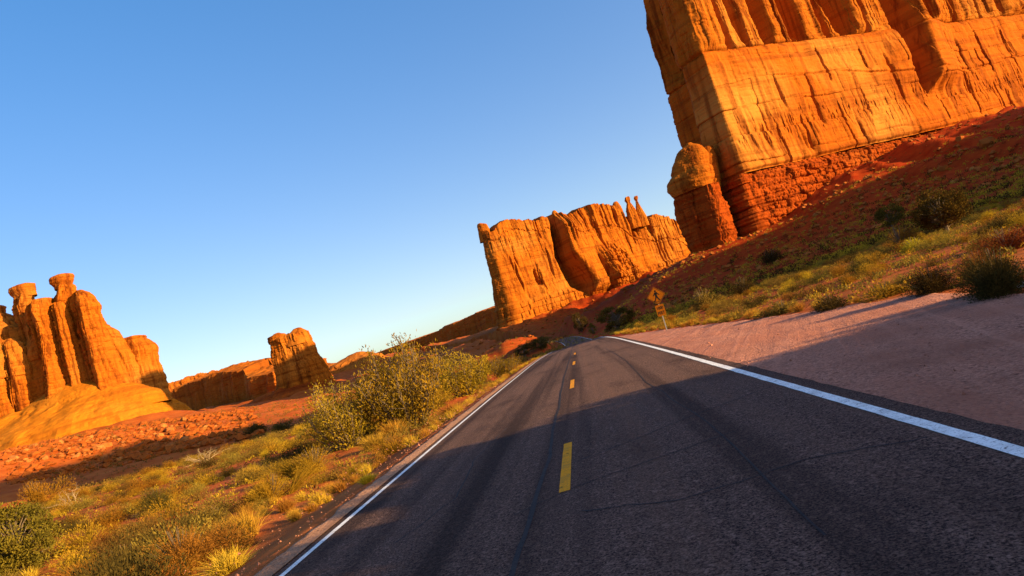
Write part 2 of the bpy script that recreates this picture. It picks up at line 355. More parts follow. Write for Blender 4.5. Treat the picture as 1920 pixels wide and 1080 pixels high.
def ribbon(name, ys, xl, xr, dz, mat, label, nx=2, crown=True, jl=0, jr=0, kind='structure', parent=None):
    s = np.linspace(0, 1, nx); Y = np.repeat(ys[:, None], nx, 1)
    XL = (xl(ys) if callable(xl) else np.full(len(ys), xl)) + jl*fbm(ys*1.7, 0, 0, 3, 31); XR = (xr(ys) if callable(xr) else np.full(len(ys), xr)) + jr*fbm(ys*1.7, 5, 0, 3, 32)
    A = XL[:, None]*(1-s)+XR[:, None]*s
    Z = road_z(Y)+dz-(0.012*np.abs(A)if crown else 0)
    V = np.stack([A+road_x(Y), Y, Z], -1).reshape(-1, 3)
    o = obj(name, mesh_data(name, V, grid_faces(len(ys), nx), mat), parent)
    tag(o, label, kind=kind if parent is None else None); return o
ys = np.concatenate([np.arange(-30, 60, 0.25), np.arange(60, 420, 1.0)])
road = ribbon('road', ys, -3.58, 3.62, 0.045, M['asphalt'], 'two-lane worn asphalt road running straight ahead', 9, jl=0.05, jr=0.06)
yl = ys[ys < 330]
ribbon('edge_line', yl, -3.385, -3.295, 0.051, M['white_paint'], 'thin white edge line on the left of the road', 2, jl=.004, jr=.004)
ribbon('edge_line', yl, 3.26, 3.395, 0.051, M['white_paint'], 'broad white edge line between road and gravel lot', 2, jl=.012, jr=.012)
for k in range(5):
    y0 = 7.55+k*12.2-12.2
    ribbon('centre_dash', np.linspace(y0, y0+3.05, 12), -0.065, 0.065, 0.051, M['yellow_paint'],
           ['yellow centre dash behind the viewer', 'nearest yellow centre dash, in the shade', 'second yellow centre dash from the viewer', 'third yellow centre dash from the viewer'][k] if k < 4 else 'yellow centre dash far ahead near the crest', 2, jl=.006, jr=.006)
def seam(pts, w, label):
    pts = np.array(pts, float); t = np.linspace(0, 1, 60); ti = np.linspace(0, 1, len(pts))
    cx, cy = np.interp(t, ti, pts[:, 0])+.05*fbm(t*9, pts[0, 0], 0, 3, 3), np.interp(t, ti, pts[:, 1])+.05*fbm(t*9, pts[0, 1], 1, 3, 4)
    tx, ty = np.gradient(cx), np.gradient(cy); l = np.hypot(tx, ty); ww = w*(0.7+0.5*np.abs(fbm(t*14, 1, 0, 2, 6)))
    V = []
    for s in (-.5, .5):
        x, y = cx-ty/l*ww*s, cy+tx/l*ww*s
        V.append(np.stack([x, y, road_z(y)+.0485-.012*np.abs(x-road_x(y))], -1))
    V = np.stack(V, 1).reshape(-1, 3)
    tag(obj('tar_seam', mesh_data('tar_seam', V, grid_faces(60, 2), M['tar'])), label, kind='structure')
seam([(-1.05, 5), (-1.0, 7.5), (-0.92, 10), (-0.98, 13), (-0.95, 16), (-1.0, 21), (-.98, 30), (-.95, 45), (-1.0, 70)], 0.07, 'dark tar seam along the centre of the road')
seam([(-0.75, 8.9), (0.3, 9.4), (1.2, 10.0), (2.5, 10.6)], 0.035, 'thin tar crack across the right lane')
seam([(-3.8, 16.2), (-2.5, 16.6), (-1.0, 17.2)], 0.04, 'thin tar crack across the left lane')
seam([(-1.2, 7.2), (-0.4, 7.7), (1.4, 8.2)], 0.03, 'faint crack beside the nearest dash')

seam([(1.1, 4.5), (1.25, 9), (1.15, 16), (1.3, 26), (1.2, 40)], 0.025, 'thin crack along the right wheel track')
seam([(-2.6, 7.5), (-2.2, 9), (-2.35, 12), (-2.1, 15)], 0.03, 'short crack along the left lane')
seam([(-0.9, 26), (0.6, 26.6), (2.6, 27.4)], 0.06, 'tar crack across the sunlit right lane')
seam([(2.5, 6.0), (1.6, 6.3), (0.4, 6.1), (-.5, 6.6)], 0.03, 'faint crack across the shaded right lane')
# gravel lot and shoulder
def sheet(name, ys, xa, xb, nx, dz, mat, label, seed):
    s = np.linspace(0, 1, nx); Y = np.repeat(ys[:, None], nx, 1)
    X = xa(ys)[:, None]*(1-s)+xb(ys)[:, None]*s
    Z = np.maximum(ground(X, Y), road_z(Y)-.06)+dz+0.02*fbm(X*1.5, Y*0.7, 0, 3, seed)*np.sin(np.pi*np.clip(s, 0, 1))
    Z[:, -1] -= .06
    V = np.stack([X, Y, Z], -1).reshape(-1, 3)
    tag(obj(name, mesh_data(name, V, grid_faces(len(ys), nx), mat)), label, kind='structure')
yy = np.arange(-30, 58, 0.2)
sheet('gravel_lot', yy, lambda y: road_x(y)+3.62+.05*fbm(y*1.9, 0, 0, 3, 41), lambda y: lot_edge(y)+.25*fbm(y*.8, 0, 0, 4, 42), 44, .035, M['gravel'], 'pinkish gravel lot beside the road on the right', 5)
yy = np.arange(-30, 140, 0.2)
sheet('gravel_shoulder', yy, lambda y: road_x(y)-3.50, lambda y: road_x(y)-3.92+.16*fbm(y*1.3, 0, 0, 4, 43), 8, .07, M['shoulder'], 'narrow strip of tan gravel along the left road edge', 6)
# ------------------------------------------------------------------ rock formations
def perimeter(corners, counts, smooth=6):
    P = []
    n = len(corners)
    for i in range(n):
        a, b = np.array(corners[i], float), np.array(corners[(i+1) % n], float)
        t = np.arange(counts[i])/counts[i]; P.append(a+(b-a)*t[:, None])
    P = np.concatenate(P)
    for _ in range(smooth): P = P*0.5+0.25*(np.roll(P, 1, 0)+np.roll(P, -1, 0))
    return P
def outward(P):
    T = np.roll(P, -1, 0)-np.roll(P, 1, 0); Nn = np.stack([T[:, 1], -T[:, 0]], 1)
    Nn /= np.linalg.norm(Nn, axis=1, keepdims=True)+1e-9
    area = np.sum(P[:, 0]*np.roll(P[:, 1], -1)-np.roll(P[:, 0], -1)*P[:, 1])
    Nn = Nn if area > 0 else -Nn
    for _ in range(3): Nn = Nn*0.5+.25*(np.roll(Nn, 1, 0)+np.roll(Nn, -1, 0))
    return Nn/np.linalg.norm(Nn, axis=1, keepdims=True)
def loft(name, P, zb, zt, nt, D, med, mat, root, dome=1.0, cap=9, base_loc=None, smooth=False, fine=.22):
    """closed wall: perimeter P, bottom zb, top zt, outward offset D(x,y,z,i), capped towards the medial segment med"""
    n = len(P); Nn = outward(P); zb = np.broadcast_to(np.asarray(zb, float), n); zt = np.broadcast_to(np.asarray(zt, float), n)
    t = np.linspace(0, 1, nt); Z = zb[:, None]+(zt-zb)[:, None]*t
    X = np.repeat(P[:, :1], nt, 1); Y = np.repeat(P[:, 1:], nt, 1)
    d = D(X, Y, Z, zt[:, None])+fine*fbm(X/2.2, Y/2.2, Z/1.5, 3, 301)+fine*.9*np.minimum(0, noise3(X/7, Y/7, Z/1.1, 303)+.12)*4
    X = X+Nn[:, :1]*d; Y = Y+Nn[:, 1:]*d
    a, b = np.array(med[0], float), np.array(med[1], float); e = b-a; L2 = e@e
    u = np.clip(((P-a)@e)/L2, 0, 1); Cn = a+e*u[:, None]
    k = (np.arange(1, cap+1)/cap)**1.3
    cx = X[:, -1:]*(1-k)+Cn[:, :1]*k; cy = Y[:, -1:]*(1-k)+Cn[:, 1:]*k
    cz = Z[:, -1:]+dome*np.sin(k*math.pi/2)+0.7*dome*fbm(cx/5, cy/5, 0, 3, 77)*np.sin(k*math.pi/2)
    X, Y, Z = np.concatenate([X, cx], 1), np.concatenate([Y, cy], 1), np.concatenate([Z, cz], 1)
    V = np.stack([X, Y, Z], -1).reshape(-1, 3)-np.array(root.location)
    return obj(name, mesh_data(name, V, grid_faces(n, nt+cap, True), mat, smooth), root)
def stack(name, rows, Y, mat, root, depth=0.8, n=150, nt=None, amp=0.06, lam=None, flute=0.0, seed=1, dy=0.0, power=2.4, flam=3.0, dome=0.25, strata=0.02, rot=0.0, joint=0.0):
    """column of superelliptical rings; rows (x_left, y_left, x_right) are pixels of the outline seen at distance Y, top first"""
    R = []
    for (xl, yl, xr) in rows:
        p, q = atY(xl, yl, Y), atY(xr, yl-0.3057*(xr-xl), Y)
        R.append(((p[0]+q[0])/2, (p[2]+q[2])/2, abs(q[0]-p[0])/2))
    R = np.array(R); z = R[:, 1]; o_ = np.argsort(z); R = R[o_]; z = R[:, 1]
    H = z[-1]-z[0]; W = R[:, 2].mean(); nt = nt or int(np.clip(H/W*n/5, 24, 190))
    zz = np.linspace(z[0], z[-1], nt)
    cx, rw = np.interp(zz, z, R[:, 0]), np.interp(zz, z, R[:, 2])
    for _ in range(2):
        cx[1:-1] = cx[1:-1]*.5+.25*(cx[:-2]+cx[2:]); rw[1:-1] = rw[1:-1]*.5+.25*(rw[:-2]+rw[2:])
    th = np.arange(n)/n*2*math.pi; c, s = np.cos(th), np.sin(th)
    rad = (np.abs(c)**power+np.abs(s)**power)**(-1/power)
    ux, uy = (rad*c)[:, None], (rad*s)[:, None]*depth
    if rot:
        ux, uy = ux*math.cos(rot)-uy*math.sin(rot), ux*math.sin(rot)+uy*math.cos(rot); ux = ux/np.abs(ux).max()
    lam = lam or W*0.7
    X0, Y0 = cx+ux*rw, Y+dy+uy*rw; Z0 = np.broadcast_to(zz, X0.shape)
    dd = amp*W*(fbm(X0/lam, Y0/lam, Z0/lam*0.8, 5, seed)*1.6)
    dd = dd+strata*W*np.sign(noise3(X0/lam*.15, Y0/lam*.15, Z0/W*5, seed+9))*np.abs(noise3(X0/lam*.15, Y0/lam*.15, Z0/W*5, seed+9))**.5
    if joint:                                            # upright joints and broken beds
        ang = (np.broadcast_to(th[:, None], X0.shape)+.25*noise3(X0/W, Y0/W, Z0/W*.5, seed+7))*W*1.1
        dd = dd+joint*W*(columns(ang, Z0/W*9, W*.55, seed+60, .14, .5)*.8+.35*columns(ang, Z0/W*9, W*.22, seed+63, .25)+.35*masonry(ang, Z0, W*.5, W*.33, seed+66))*sstep(0, .1, (zz-z[0])/H+.02)
    if flute: dd = dd+flute*W*(ridged(X0/W*flam, Y0/W*flam, Z0/W*0.25, 3, seed+4)-0.6)*sstep(0, .15, (zz-z[0])/H)
    Wf = min(W, 14.0); dd = dd+.028*Wf*fbm(X0/Wf*7, Y0/Wf*7, Z0/Wf*10, 3, seed+80)+.05*Wf*np.minimum(0, noise3(X0/Wf*1.5, Y0/Wf*1.5, Z0/Wf*8, seed+83)+.1)
    X, Yv = X0+c[:, None]*dd, Y0+s[:, None]*dd
    k = np.array([.25, .5, .72, .88, .97, 1.0]); tx, ty = X[:, -1:], Yv[:, -1:]
    mx, my = X[:, -1].mean(), Yv[:, -1].mean()
    capx, capy = tx*(1-k)+mx*k, ty*(1-k)+my*k; capz = zz[-1]+dome*rw[-1]*np.sqrt(1-(1-k)**2)+0.15*rw[-1]*fbm(capx/lam*1.5, capy/lam*1.5, 0, 3, seed)*k
    X, Yv, Zv = np.concatenate([X, capx], 1), np.concatenate([Yv, capy], 1), np.concatenate([Z0, np.broadcast_to(capz, capx.shape)], 1)
    V = np.stack([X, Yv, Zv], -1).reshape(-1, 3)-np.array(root.location)
    return obj(name, mesh_data(name, V, grid_faces(n, nt+6, True), mat, False), root)
def root_at(name, x, y, label, cat='rock formation', group=None):
    o = bpy.data.objects.new(name, None); COL.objects.link(o); o.location = (x, y, gz(x, y)); o.empty_display_size = 2
    bpy.context.view_layer.update(); return tag(o, label, cat, group)
def groove(a, a0, w, depth, skew=0.0):
    u = (a-a0)/w; return -depth*np.exp(-np.abs(u)**3)
def columns(a, z, w, seed, edge=.12, wob=.35):             # upright pilasters with crisp sides
    u = a/w+wob*noise3(a/w*.4, 0, z/38, seed)+wob*.5*noise3(a/w, 3, z/12, seed+1); k = np.floor(u); f = u-k
    r = lambda i: (hashf(i.astype(np.int64), i.astype(np.int64)*0+seed, i.astype(np.int64)*0, seed) & np.uint32(1023)).astype(float)/511.5-1
    b = sstep(1-edge, 1, f); return r(k)*(1-b)+r(k+1)*b-0.35*np.exp(-((np.minimum(f, 1-f))/.06)**2)
def masonry(a, z, w, h, seed):                            # broken ledges: blocks in uneven beds
    zz = z+h*.5*noise3(a/(w*3), 0, z/(h*4), seed); row = np.floor(zz/h); fz = zz/h-row
    rr_ = hashf(row.astype(np.int64), row.astype(np.int64)*0+3, row.astype(np.int64)*0, seed); off = (rr_ & np.uint32(255)).astype(float)/255
    ww = w*(.6+.8*((rr_ >> np.uint32(8)) & np.uint32(255)).astype(float)/255)
    u = a/ww+off+.25*noise3(a/w*.5, row, 0, seed+2); k = np.floor(u); fu = u-k
    v = (hashf(k.astype(np.int64), row.astype(np.int64), row.astype(np.int64)*0+1, seed) & np.uint32(1023)).astype(float)/511.5-1
    return v*.7+(off-.5)*.9-.5*np.exp(-(np.minimum(fu, 1-fu)*ww/.45)**2)-.55*np.exp(-(np.minimum(fz, 1-fz)*h/.35)**2)
def blocks(x, y, z, s, seed):                            # stepped, blocky ledges
    v = fbm(x/s, y/s, z/(s*.55), 3, seed); return np.round(v*3)/3*0.7+v*0.3

# --- the great wall on the right
def great_wall():
    A, B = np.array([83., 284.]), np.array([262., 382.]); e = (B-A)/np.linalg.norm(B-A); n = np.array([e[1], -e[0]])
    end = A+e*275; T = 46.0
    r = root_at('cliff_tower', 120, 312, 'towering orange sandstone wall with fluted top, cut off by the upper right edge')
    Al = lambda x, y: (x-A[0])*e[0]+(y-A[1])*e[1]
    f = lambda px, py: on_plane(px, py, A, e)
    back = lambda a, t: tuple(A+e*a-n*t)
    zL, zU = 40.0, 93.5                                   # heights of the two bedding partings
    def corners(off, left):
        return [tuple(A+n*off+e*left), tuple(A+n*off+e*205), tuple(end+n*off), tuple(end-n*T), back(14+left, T), (84+left*.6, 316), (76.0+left*.6, 294)]
    cnt = [520, 50, 20, 60, 30, 26, 46]
    med = (tuple(A+e*22-n*18), tuple(end-n*22-e*20))
    # upper tier: deep vertical flutes
    P = perimeter(corners(0, 0), cnt)
    gro = [(1376, 95, 2.2, 5), (1412, 100, 2.0, 4), (1450, 102, 2.6, 5.5), (1518, 102, 3.8, 7), (1500, 102, 1.6, 4), (1570, 98, 2.2, 4.5), (1606, 96, 5.2, 8.5), (1640, 90, 1.8, 3.5), (1745, 75, 2.2, 6), (1800, 62, 1.8, 3.5), (1850, 55, 2.0, 4), (1890, 48, 1.6, 4)]
    gro = [(f(x, y)[0], w, d) for x, y, w, d in gro]
    cl0, cl1 = f(1683, 0)[0], f(1718, 165)[0]; cz0, cz1 = f(1683, 0)[1], f(1718, 165)[1]
    def cleft(a, z):
        a0 = cl0+(cl1-cl0)*(z-cz0)/(cz1-cz0); w = np.interp(z, [cz1-4, cz1+6, cz0], [0.6, 4.6, 6.2])
        return (groove(a, a0, w, 14)+7*sstep(a0+w*.7-1, a0+w*.7+2, a)*sstep(a0+w+34, a0+w+3, a))*sstep(cz1-6, cz1+3, z)
    def D_up(x, y, z, zt):
        a = Al(x, y); t = (z-zU)/(zt-zU); d = -0.055*(z-zU)
        fl = np.zeros_like(a)
        wob = 1.6*noise3(a*0+3, a/40, z/22, 5)
        for k, (a0, w, dep) in enumerate(gro): fl = fl+groove(a+wob+0.05*(z-zU)*math.sin(k*2.3), a0, w*(0.8+.5*t), dep*(0.35+sstep(0, .14, t)*.75))
        onface = sstep(-2, 6, a)
        r1 = ridged(x/9.5, y/9.5, z/75, 3, 40); r2 = ridged(x/3.6, y/3.6, z/40, 2, 43)
        g1 = sstep(0, .12, t+.05*noise3(a/6, 0, 0, 9)); am = .55+.6*sstep(-.3, .4, noise3(a/35, 0, z/60, 12))
        d = d+fl*onface*1.7+cleft(a, z)+am*g1*(4.0*columns(a+7*noise3(a/19, 0, 0, 33), z, 9.5, 81)*onface+1.4*columns(a+3*noise3(a/8, 2, 0, 35), z, 3.4, 83, .2)*onface)+(1-onface)*(1.6*(r1-.5))+0.3*(r2-.4)+0.45*fbm(x/6, y/6, z/5, 3, 46)
        return d-1.5*np.exp(-((z-zU)/.8)**2)
    loft('upper_tier', P, zU-.2, np.interp(Al(P[:, 0], P[:, 1]), [-5, 25, 50, 75], [144, 142, 134, 129])+2.5*fbm(P[:, 0]/30, P[:, 1]/30, 0, 3, 3), 170, D_up, med, M['rock'], r, 1.0)
    # main wall: smoother, streaked, with shallow scallops
    P = perimeter(corners(1.2, -.6), cnt)
    s0 = f(1540, 250)[1]
    def D_mid(x, y, z, zt):
        a = Al(x, y); d = 0.045*(zU-z)+0.0006*(zU-z)**2
        d = d+cleft(a, z)*1.0
        band = np.exp(-((z-56-4*noise3(a/30, 0, 0, 3))/9)**2)
        d = d-1.5*band*np.clip(ridged(x/3.0, y/3.0, (z+a*.2)/22, 2, 51)-1.0, 0, 2)+.3*columns(a, z, 11, 55, .2)+.42*masonry(a, z, 17, 11, 57)+.12*masonry(a, z, 5, 4, 59)
        d = d+1.4*fbm(x/24, y/24, z/26, 3, 52)+0.35*(ridged(x/9, y/9, z/55, 2, 53)-.5)+.14*fbm(x/3.5, y/3.5, z/2.4, 3, 54)
        lip = 74+4*np.sin(a/33)-.02*a
        d = d-1.0*np.exp(-((z-lip)/.55)**2)*sstep(28, 60, a)*sstep(-.35, .1, noise3(a/15, 0, 0, 8))+1.0*sstep(lip+5, lip-1, z)*sstep(25, 70, a)
        bul = np.exp(-((a-f(1690, 110)[0])/9)**2)*np.exp(-((z-f(1690, 110)[1])/13)**2)
        d = d+3.5*bul
        gj = np.random.default_rng(77)
        for _ in range(26):                               # upright joints of uneven length
            a_j, z_j, h_j, w_j, d_j = gj.uniform(4, 230), gj.uniform(44, 90), gj.uniform(5, 16), gj.uniform(.3, .7), gj.uniform(1.0, 2.6)
            d = d-d_j*np.exp(-((a-a_j+.8*noise3(z/6, a_j, 0, 5))/w_j)**2)*sstep(h_j, h_j*.5, np.abs(z-z_j))
        c2 = f(1900, 170); d = d-0.9*np.exp(-((a-c2[0])/.8)**2)*np.exp(-((z-c2[1])/8)**2)
        for px, py, w in ((1400, 270, .8), (1425, 265, .9), (1500, 272, .9), (1455, 180, .6), (1600, 255, .7), (1512, 282, 1.6)):
            q = f(px, py); d = d-1.5*np.exp(-((a-q[0]+.12*(z-q[1]))/w)**2)*np.exp(-((z-q[1])/6)**2)
        return d-1.0*np.exp(-((z-zU)/.7)**2)-1.4*np.exp(-((z-zL)/.8)**2)
    loft('main_wall', P, zL-.2, zU+.3, 170, D_mid, med, M['rock_wall'], r, 0.2, 4, fine=.13)
    # base course: rough red ledges
    P = perimeter(corners(2.2, -4.2), cnt)
    def D_base(x, y, z, zt):
        d = 2.6+0.10*(zL-z)
        aa = Al(x, y)+.6*(y-284)*0; d = d+1.0*masonry(aa, z, 4.5, 3.2, 61)+.5*masonry(aa, z, 2.2, 1.5, 65)+1.3*fbm(x/11, y/11, z/16, 3, 62)+.5*fbm(x/3, y/3, z/2, 3, 63)
        return d-1.2*np.exp(-((z-zL)/.9)**2)
    loft('base_course', P, 2.0, zL-.1, 100, D_base, med, M['rock_red'], r, 0.2, 4)
    # detached pier at the corner with a rounded boulder on it
    stack('pier', [(1266, 370, 1346), (1266, 385, 1352), (1270, 410, 1360), (1284, 445, 1372), (1296, 474, 1384), (1304, 512, 1398)], 283, M['rock_red'], r, 0.7, 150, 110, 0.07, 5.0, 0.05, 12, power=4.5, dome=.1, strata=.05, rot=-.5, joint=.08)
    stack('balanced_boulder', [(1256, 336, 1334), (1251, 348, 1338), (1253, 360, 1338), (1262, 371, 1334)], 282, M['rock'], r, 0.7, 110, 40, 0.07, 6.0, 0.0, 8, dome=.25, strata=.03, power=2.8, rot=-.5)
    stack('balanced_boulder', [(1282, 274, 1300), (1270, 288, 1316), (1262, 308, 1326), (1258, 328, 1330), (1262, 344, 1330)], 283, M['rock'], r, 0.75, 110, 60, 0.09, 5.0, 0.0, 9, dome=.35, strata=.02, power=2.6, rot=-.4)
    stack('side_slab', [(1318, 280, 1336), (1318, 300, 1344), (1320, 340, 1350), (1324, 372, 1352)], 286, M['rock'], r, 0.9, 70, 50, 0.08, 5.0, 0.03, 10, dome=.4, power=3)
    return r
great_wall()

# --- the middle butte
def middle_butte():
    A, B = np.array([-50., 604.]), np.array([128., 702.]); L = np.linalg.norm(B-A); e = (B-A)/L; n = np.array([e[1], -e[0]])
    r = root_at('butte', 20, 650, 'broad orange sandstone butte with a deep dark cleft beyond the road')
    Al = lambda x, y: (x-A[0])*e[0]+(y-A[1])*e[1]
    f = lambda px, py: on_plane(px, py, A, e)
    T = 42
    cor = [tuple(A), tuple(B+e*22), tuple(B+e*24-n*T), tuple(A-n*T+e*22), tuple(A-n*22+e*2), tuple(A-n*6-e*4.5)]
    P = perimeter(cor, [520, 40, 90, 20, 22, 40], 8)
    sk = [(896, 423), (906, 431), (916, 434), (929, 434), (934, 422), (950, 413), (972, 409), (990, 410), (1003, 414), (1010, 409), (1026, 408), (1033, 411), (1038, 401), (1056, 402), (1066, 403), (1084, 392), (1100, 386), (1118, 382), (1140, 381), (1152, 385), (1158, 391), (1170, 402), (1190, 408), (1215, 406), (1235, 404), (1262, 408), (1275, 420), (1290, 440)]
    S = np.array([f(*p) for p in sk]); a_ = Al(P[:, 0], P[:, 1]); zt = np.interp(a_, S[:, 0], S[:, 1])+1.6*fbm(a_/5, 0, 0, 3, 5)+1.4*columns(a_, a_*0, 6, 7, .2)
    c0, c1, c2 = f(1038, 420), f(1050, 480), f(1092, 548)
    bu = [f(1150, 440), f(1195, 555)]; bl = f(1138, 555)[0]; br = f(1212, 520)[0]; btop = f(1165, 433)[1]; alc = f(1004, 522); rec = f(1120, 480)[0]
    zled = f(1000, 560)[1]
    def D(x, y, z, ztt):
        a = Al(x, y); on = sstep(-6, 4, a)
        d = 0.085*(ztt-z)+0.0*z
        a0 = np.interp(z, [c2[1], c1[1], c0[1]], [c2[0], c1[0], c0[0]])
        w = np.interp(z, [c2[1]-3, c2[1]+6, c1[1], c0[1]], [.5, 8.5, 5.5, 2.6])
        d = d+groove(a, a0, w, 19)*sstep(c2[1]-5, c2[1]+5, z)
        d = d+12*sstep(a0+w*.75-1.5, a0+w*.75+2.5, a)*sstep(a0+w+48, a0+w+6, a)*sstep(c2[1]-9, c2[1]+2, z)*sstep(ztt+2, ztt-16, z)      # rounded panel beside the cleft
        # rough buttress standing in front of the wall
        bt = btop+5*noise3(a/7, 0, 0, 3)-np.abs(a-(bl+br)/2)*0.25
        m = sstep(bl-3, bl+5, a+2*noise3(z/9, 0, 0, 6))*sstep(br+6, br-14, a+(z-20)*.45)
        but = m*sstep(bt+6, bt-22, z)
        d = d+but*(10+3.0*blocks(x, y, z, 9, 71)+2.0*columns(a, z, 7, 73, .25)+1.2*masonry(a, z, 5, 6, 74))
        d = d-1.0*sstep(rec-16, rec, a)*sstep(bl+5, bl-3, a)*sstep(20, 35, z)
        # alcove
        d = d-5.5*np.exp(-(np.abs((a-alc[0]+.10*(z-alc[1])+.8*noise3(z/3, 0, 0, 4))/np.interp(z-alc[1], [-7, -3, 9], [3.0, 2.4, .5]))**2))*sstep(alc[1]-9, alc[1]-6, z)*sstep(alc[1]+9, alc[1]+5, z)+2.0*np.exp(-((a-alc[0]-1)/4)**2)*np.exp(-((z-alc[1]+13)/4)**2)
        tt = (z-20)/(ztt-20)
        fl = sstep(.55, .85, tt+.15*noise3(a/12, 0, 0, 9))
        d = d+fl*on*(2.8*columns(a, z, 9, 91)+1.5*columns(a, z, 4.2, 93, .2)-.8)*(.4+.6*sstep(c0[0], c0[0]+6, a))+.9*columns(a, z, 15, 95, .2)*on+.35*masonry(a, z, 9, 7, 97)*on
        d = d+1.6*fbm(x/26, y/26, z/28, 4, 76)+.4*blocks(x, y, z, 8, 78)+.3*(ridged(x/9, y/9, z/50, 2, 80)-.5)
        d = d+3.0*sstep(zled+2, zled-1.5, z+2*noise3(a/14, 2, 0, 3))*(1-.5*but)+1.0*masonry(a, z, 7, 5, 81)*sstep(zled+1, zled-4, z)
        gj = np.random.default_rng(78)
        for _ in range(30):
            a_j, z_j, h_j, w_j, d_j = gj.uniform(2, 200), gj.uniform(25, 100), gj.uniform(8, 26), gj.uniform(.5, 1.1), gj.uniform(1.2, 3.2)
            d = d-d_j*np.exp(-((a-a_j+1.2*noise3(z/9, a_j, 0, 5))/w_j)**2)*sstep(h_j, h_j*.5, np.abs(z-z_j))*on
        lip = ztt-np.interp(a, [0, 60, 90, 180], [9, 12, 22, 26])
        d = d-1.1*np.exp(-((z-lip)/.8)**2)
        return d
    med = (tuple(A+e*10-n*20), tuple(B+e*5-n*22))
    loft('wall', P, 5.0, zt, 190, D, med, M['rock'], r, 1.5, 8)
    stack('pinnacle', [(1172, 371, 1180), (1171, 377, 1182), (1175, 381, 1182), (1174, 394, 1190), (1177, 415, 1198), (1180, 432, 1204)], 676, M['rock'], r, .8, 60, 60, .10, 4, .03, 3, joint=.12)
    stack('pinnacle', [(1189, 369, 1195), (1188, 373, 1196), (1192, 378, 1195), (1192, 390, 1201), (1195, 410, 1212), (1198, 428, 1218)], 679, M['rock'], r, .8, 60, 60, .10, 4, .03, 5, joint=.12)
    stack('knob', [(1036, 396, 1041), (1034, 400, 1044), (1035, 408, 1050), (1038, 425, 1056)], 662, M['rock'], r, .8, 30, 24, .06, 3, 0, 6)
    stack('knob', [(1150, 380, 1157), (1148, 384, 1160), (1150, 394, 1166), (1153, 412, 1172)], 677, M['rock'], r, .8, 30, 24, .06, 3, 0, 8)
    stack('knob', [(895, 421, 903), (894, 425, 913), (897, 436, 918), (900, 456, 922)], 611, M['rock'], r, .8, 30, 24, .05, 3, 0, 9)
    return r
middle_butte()

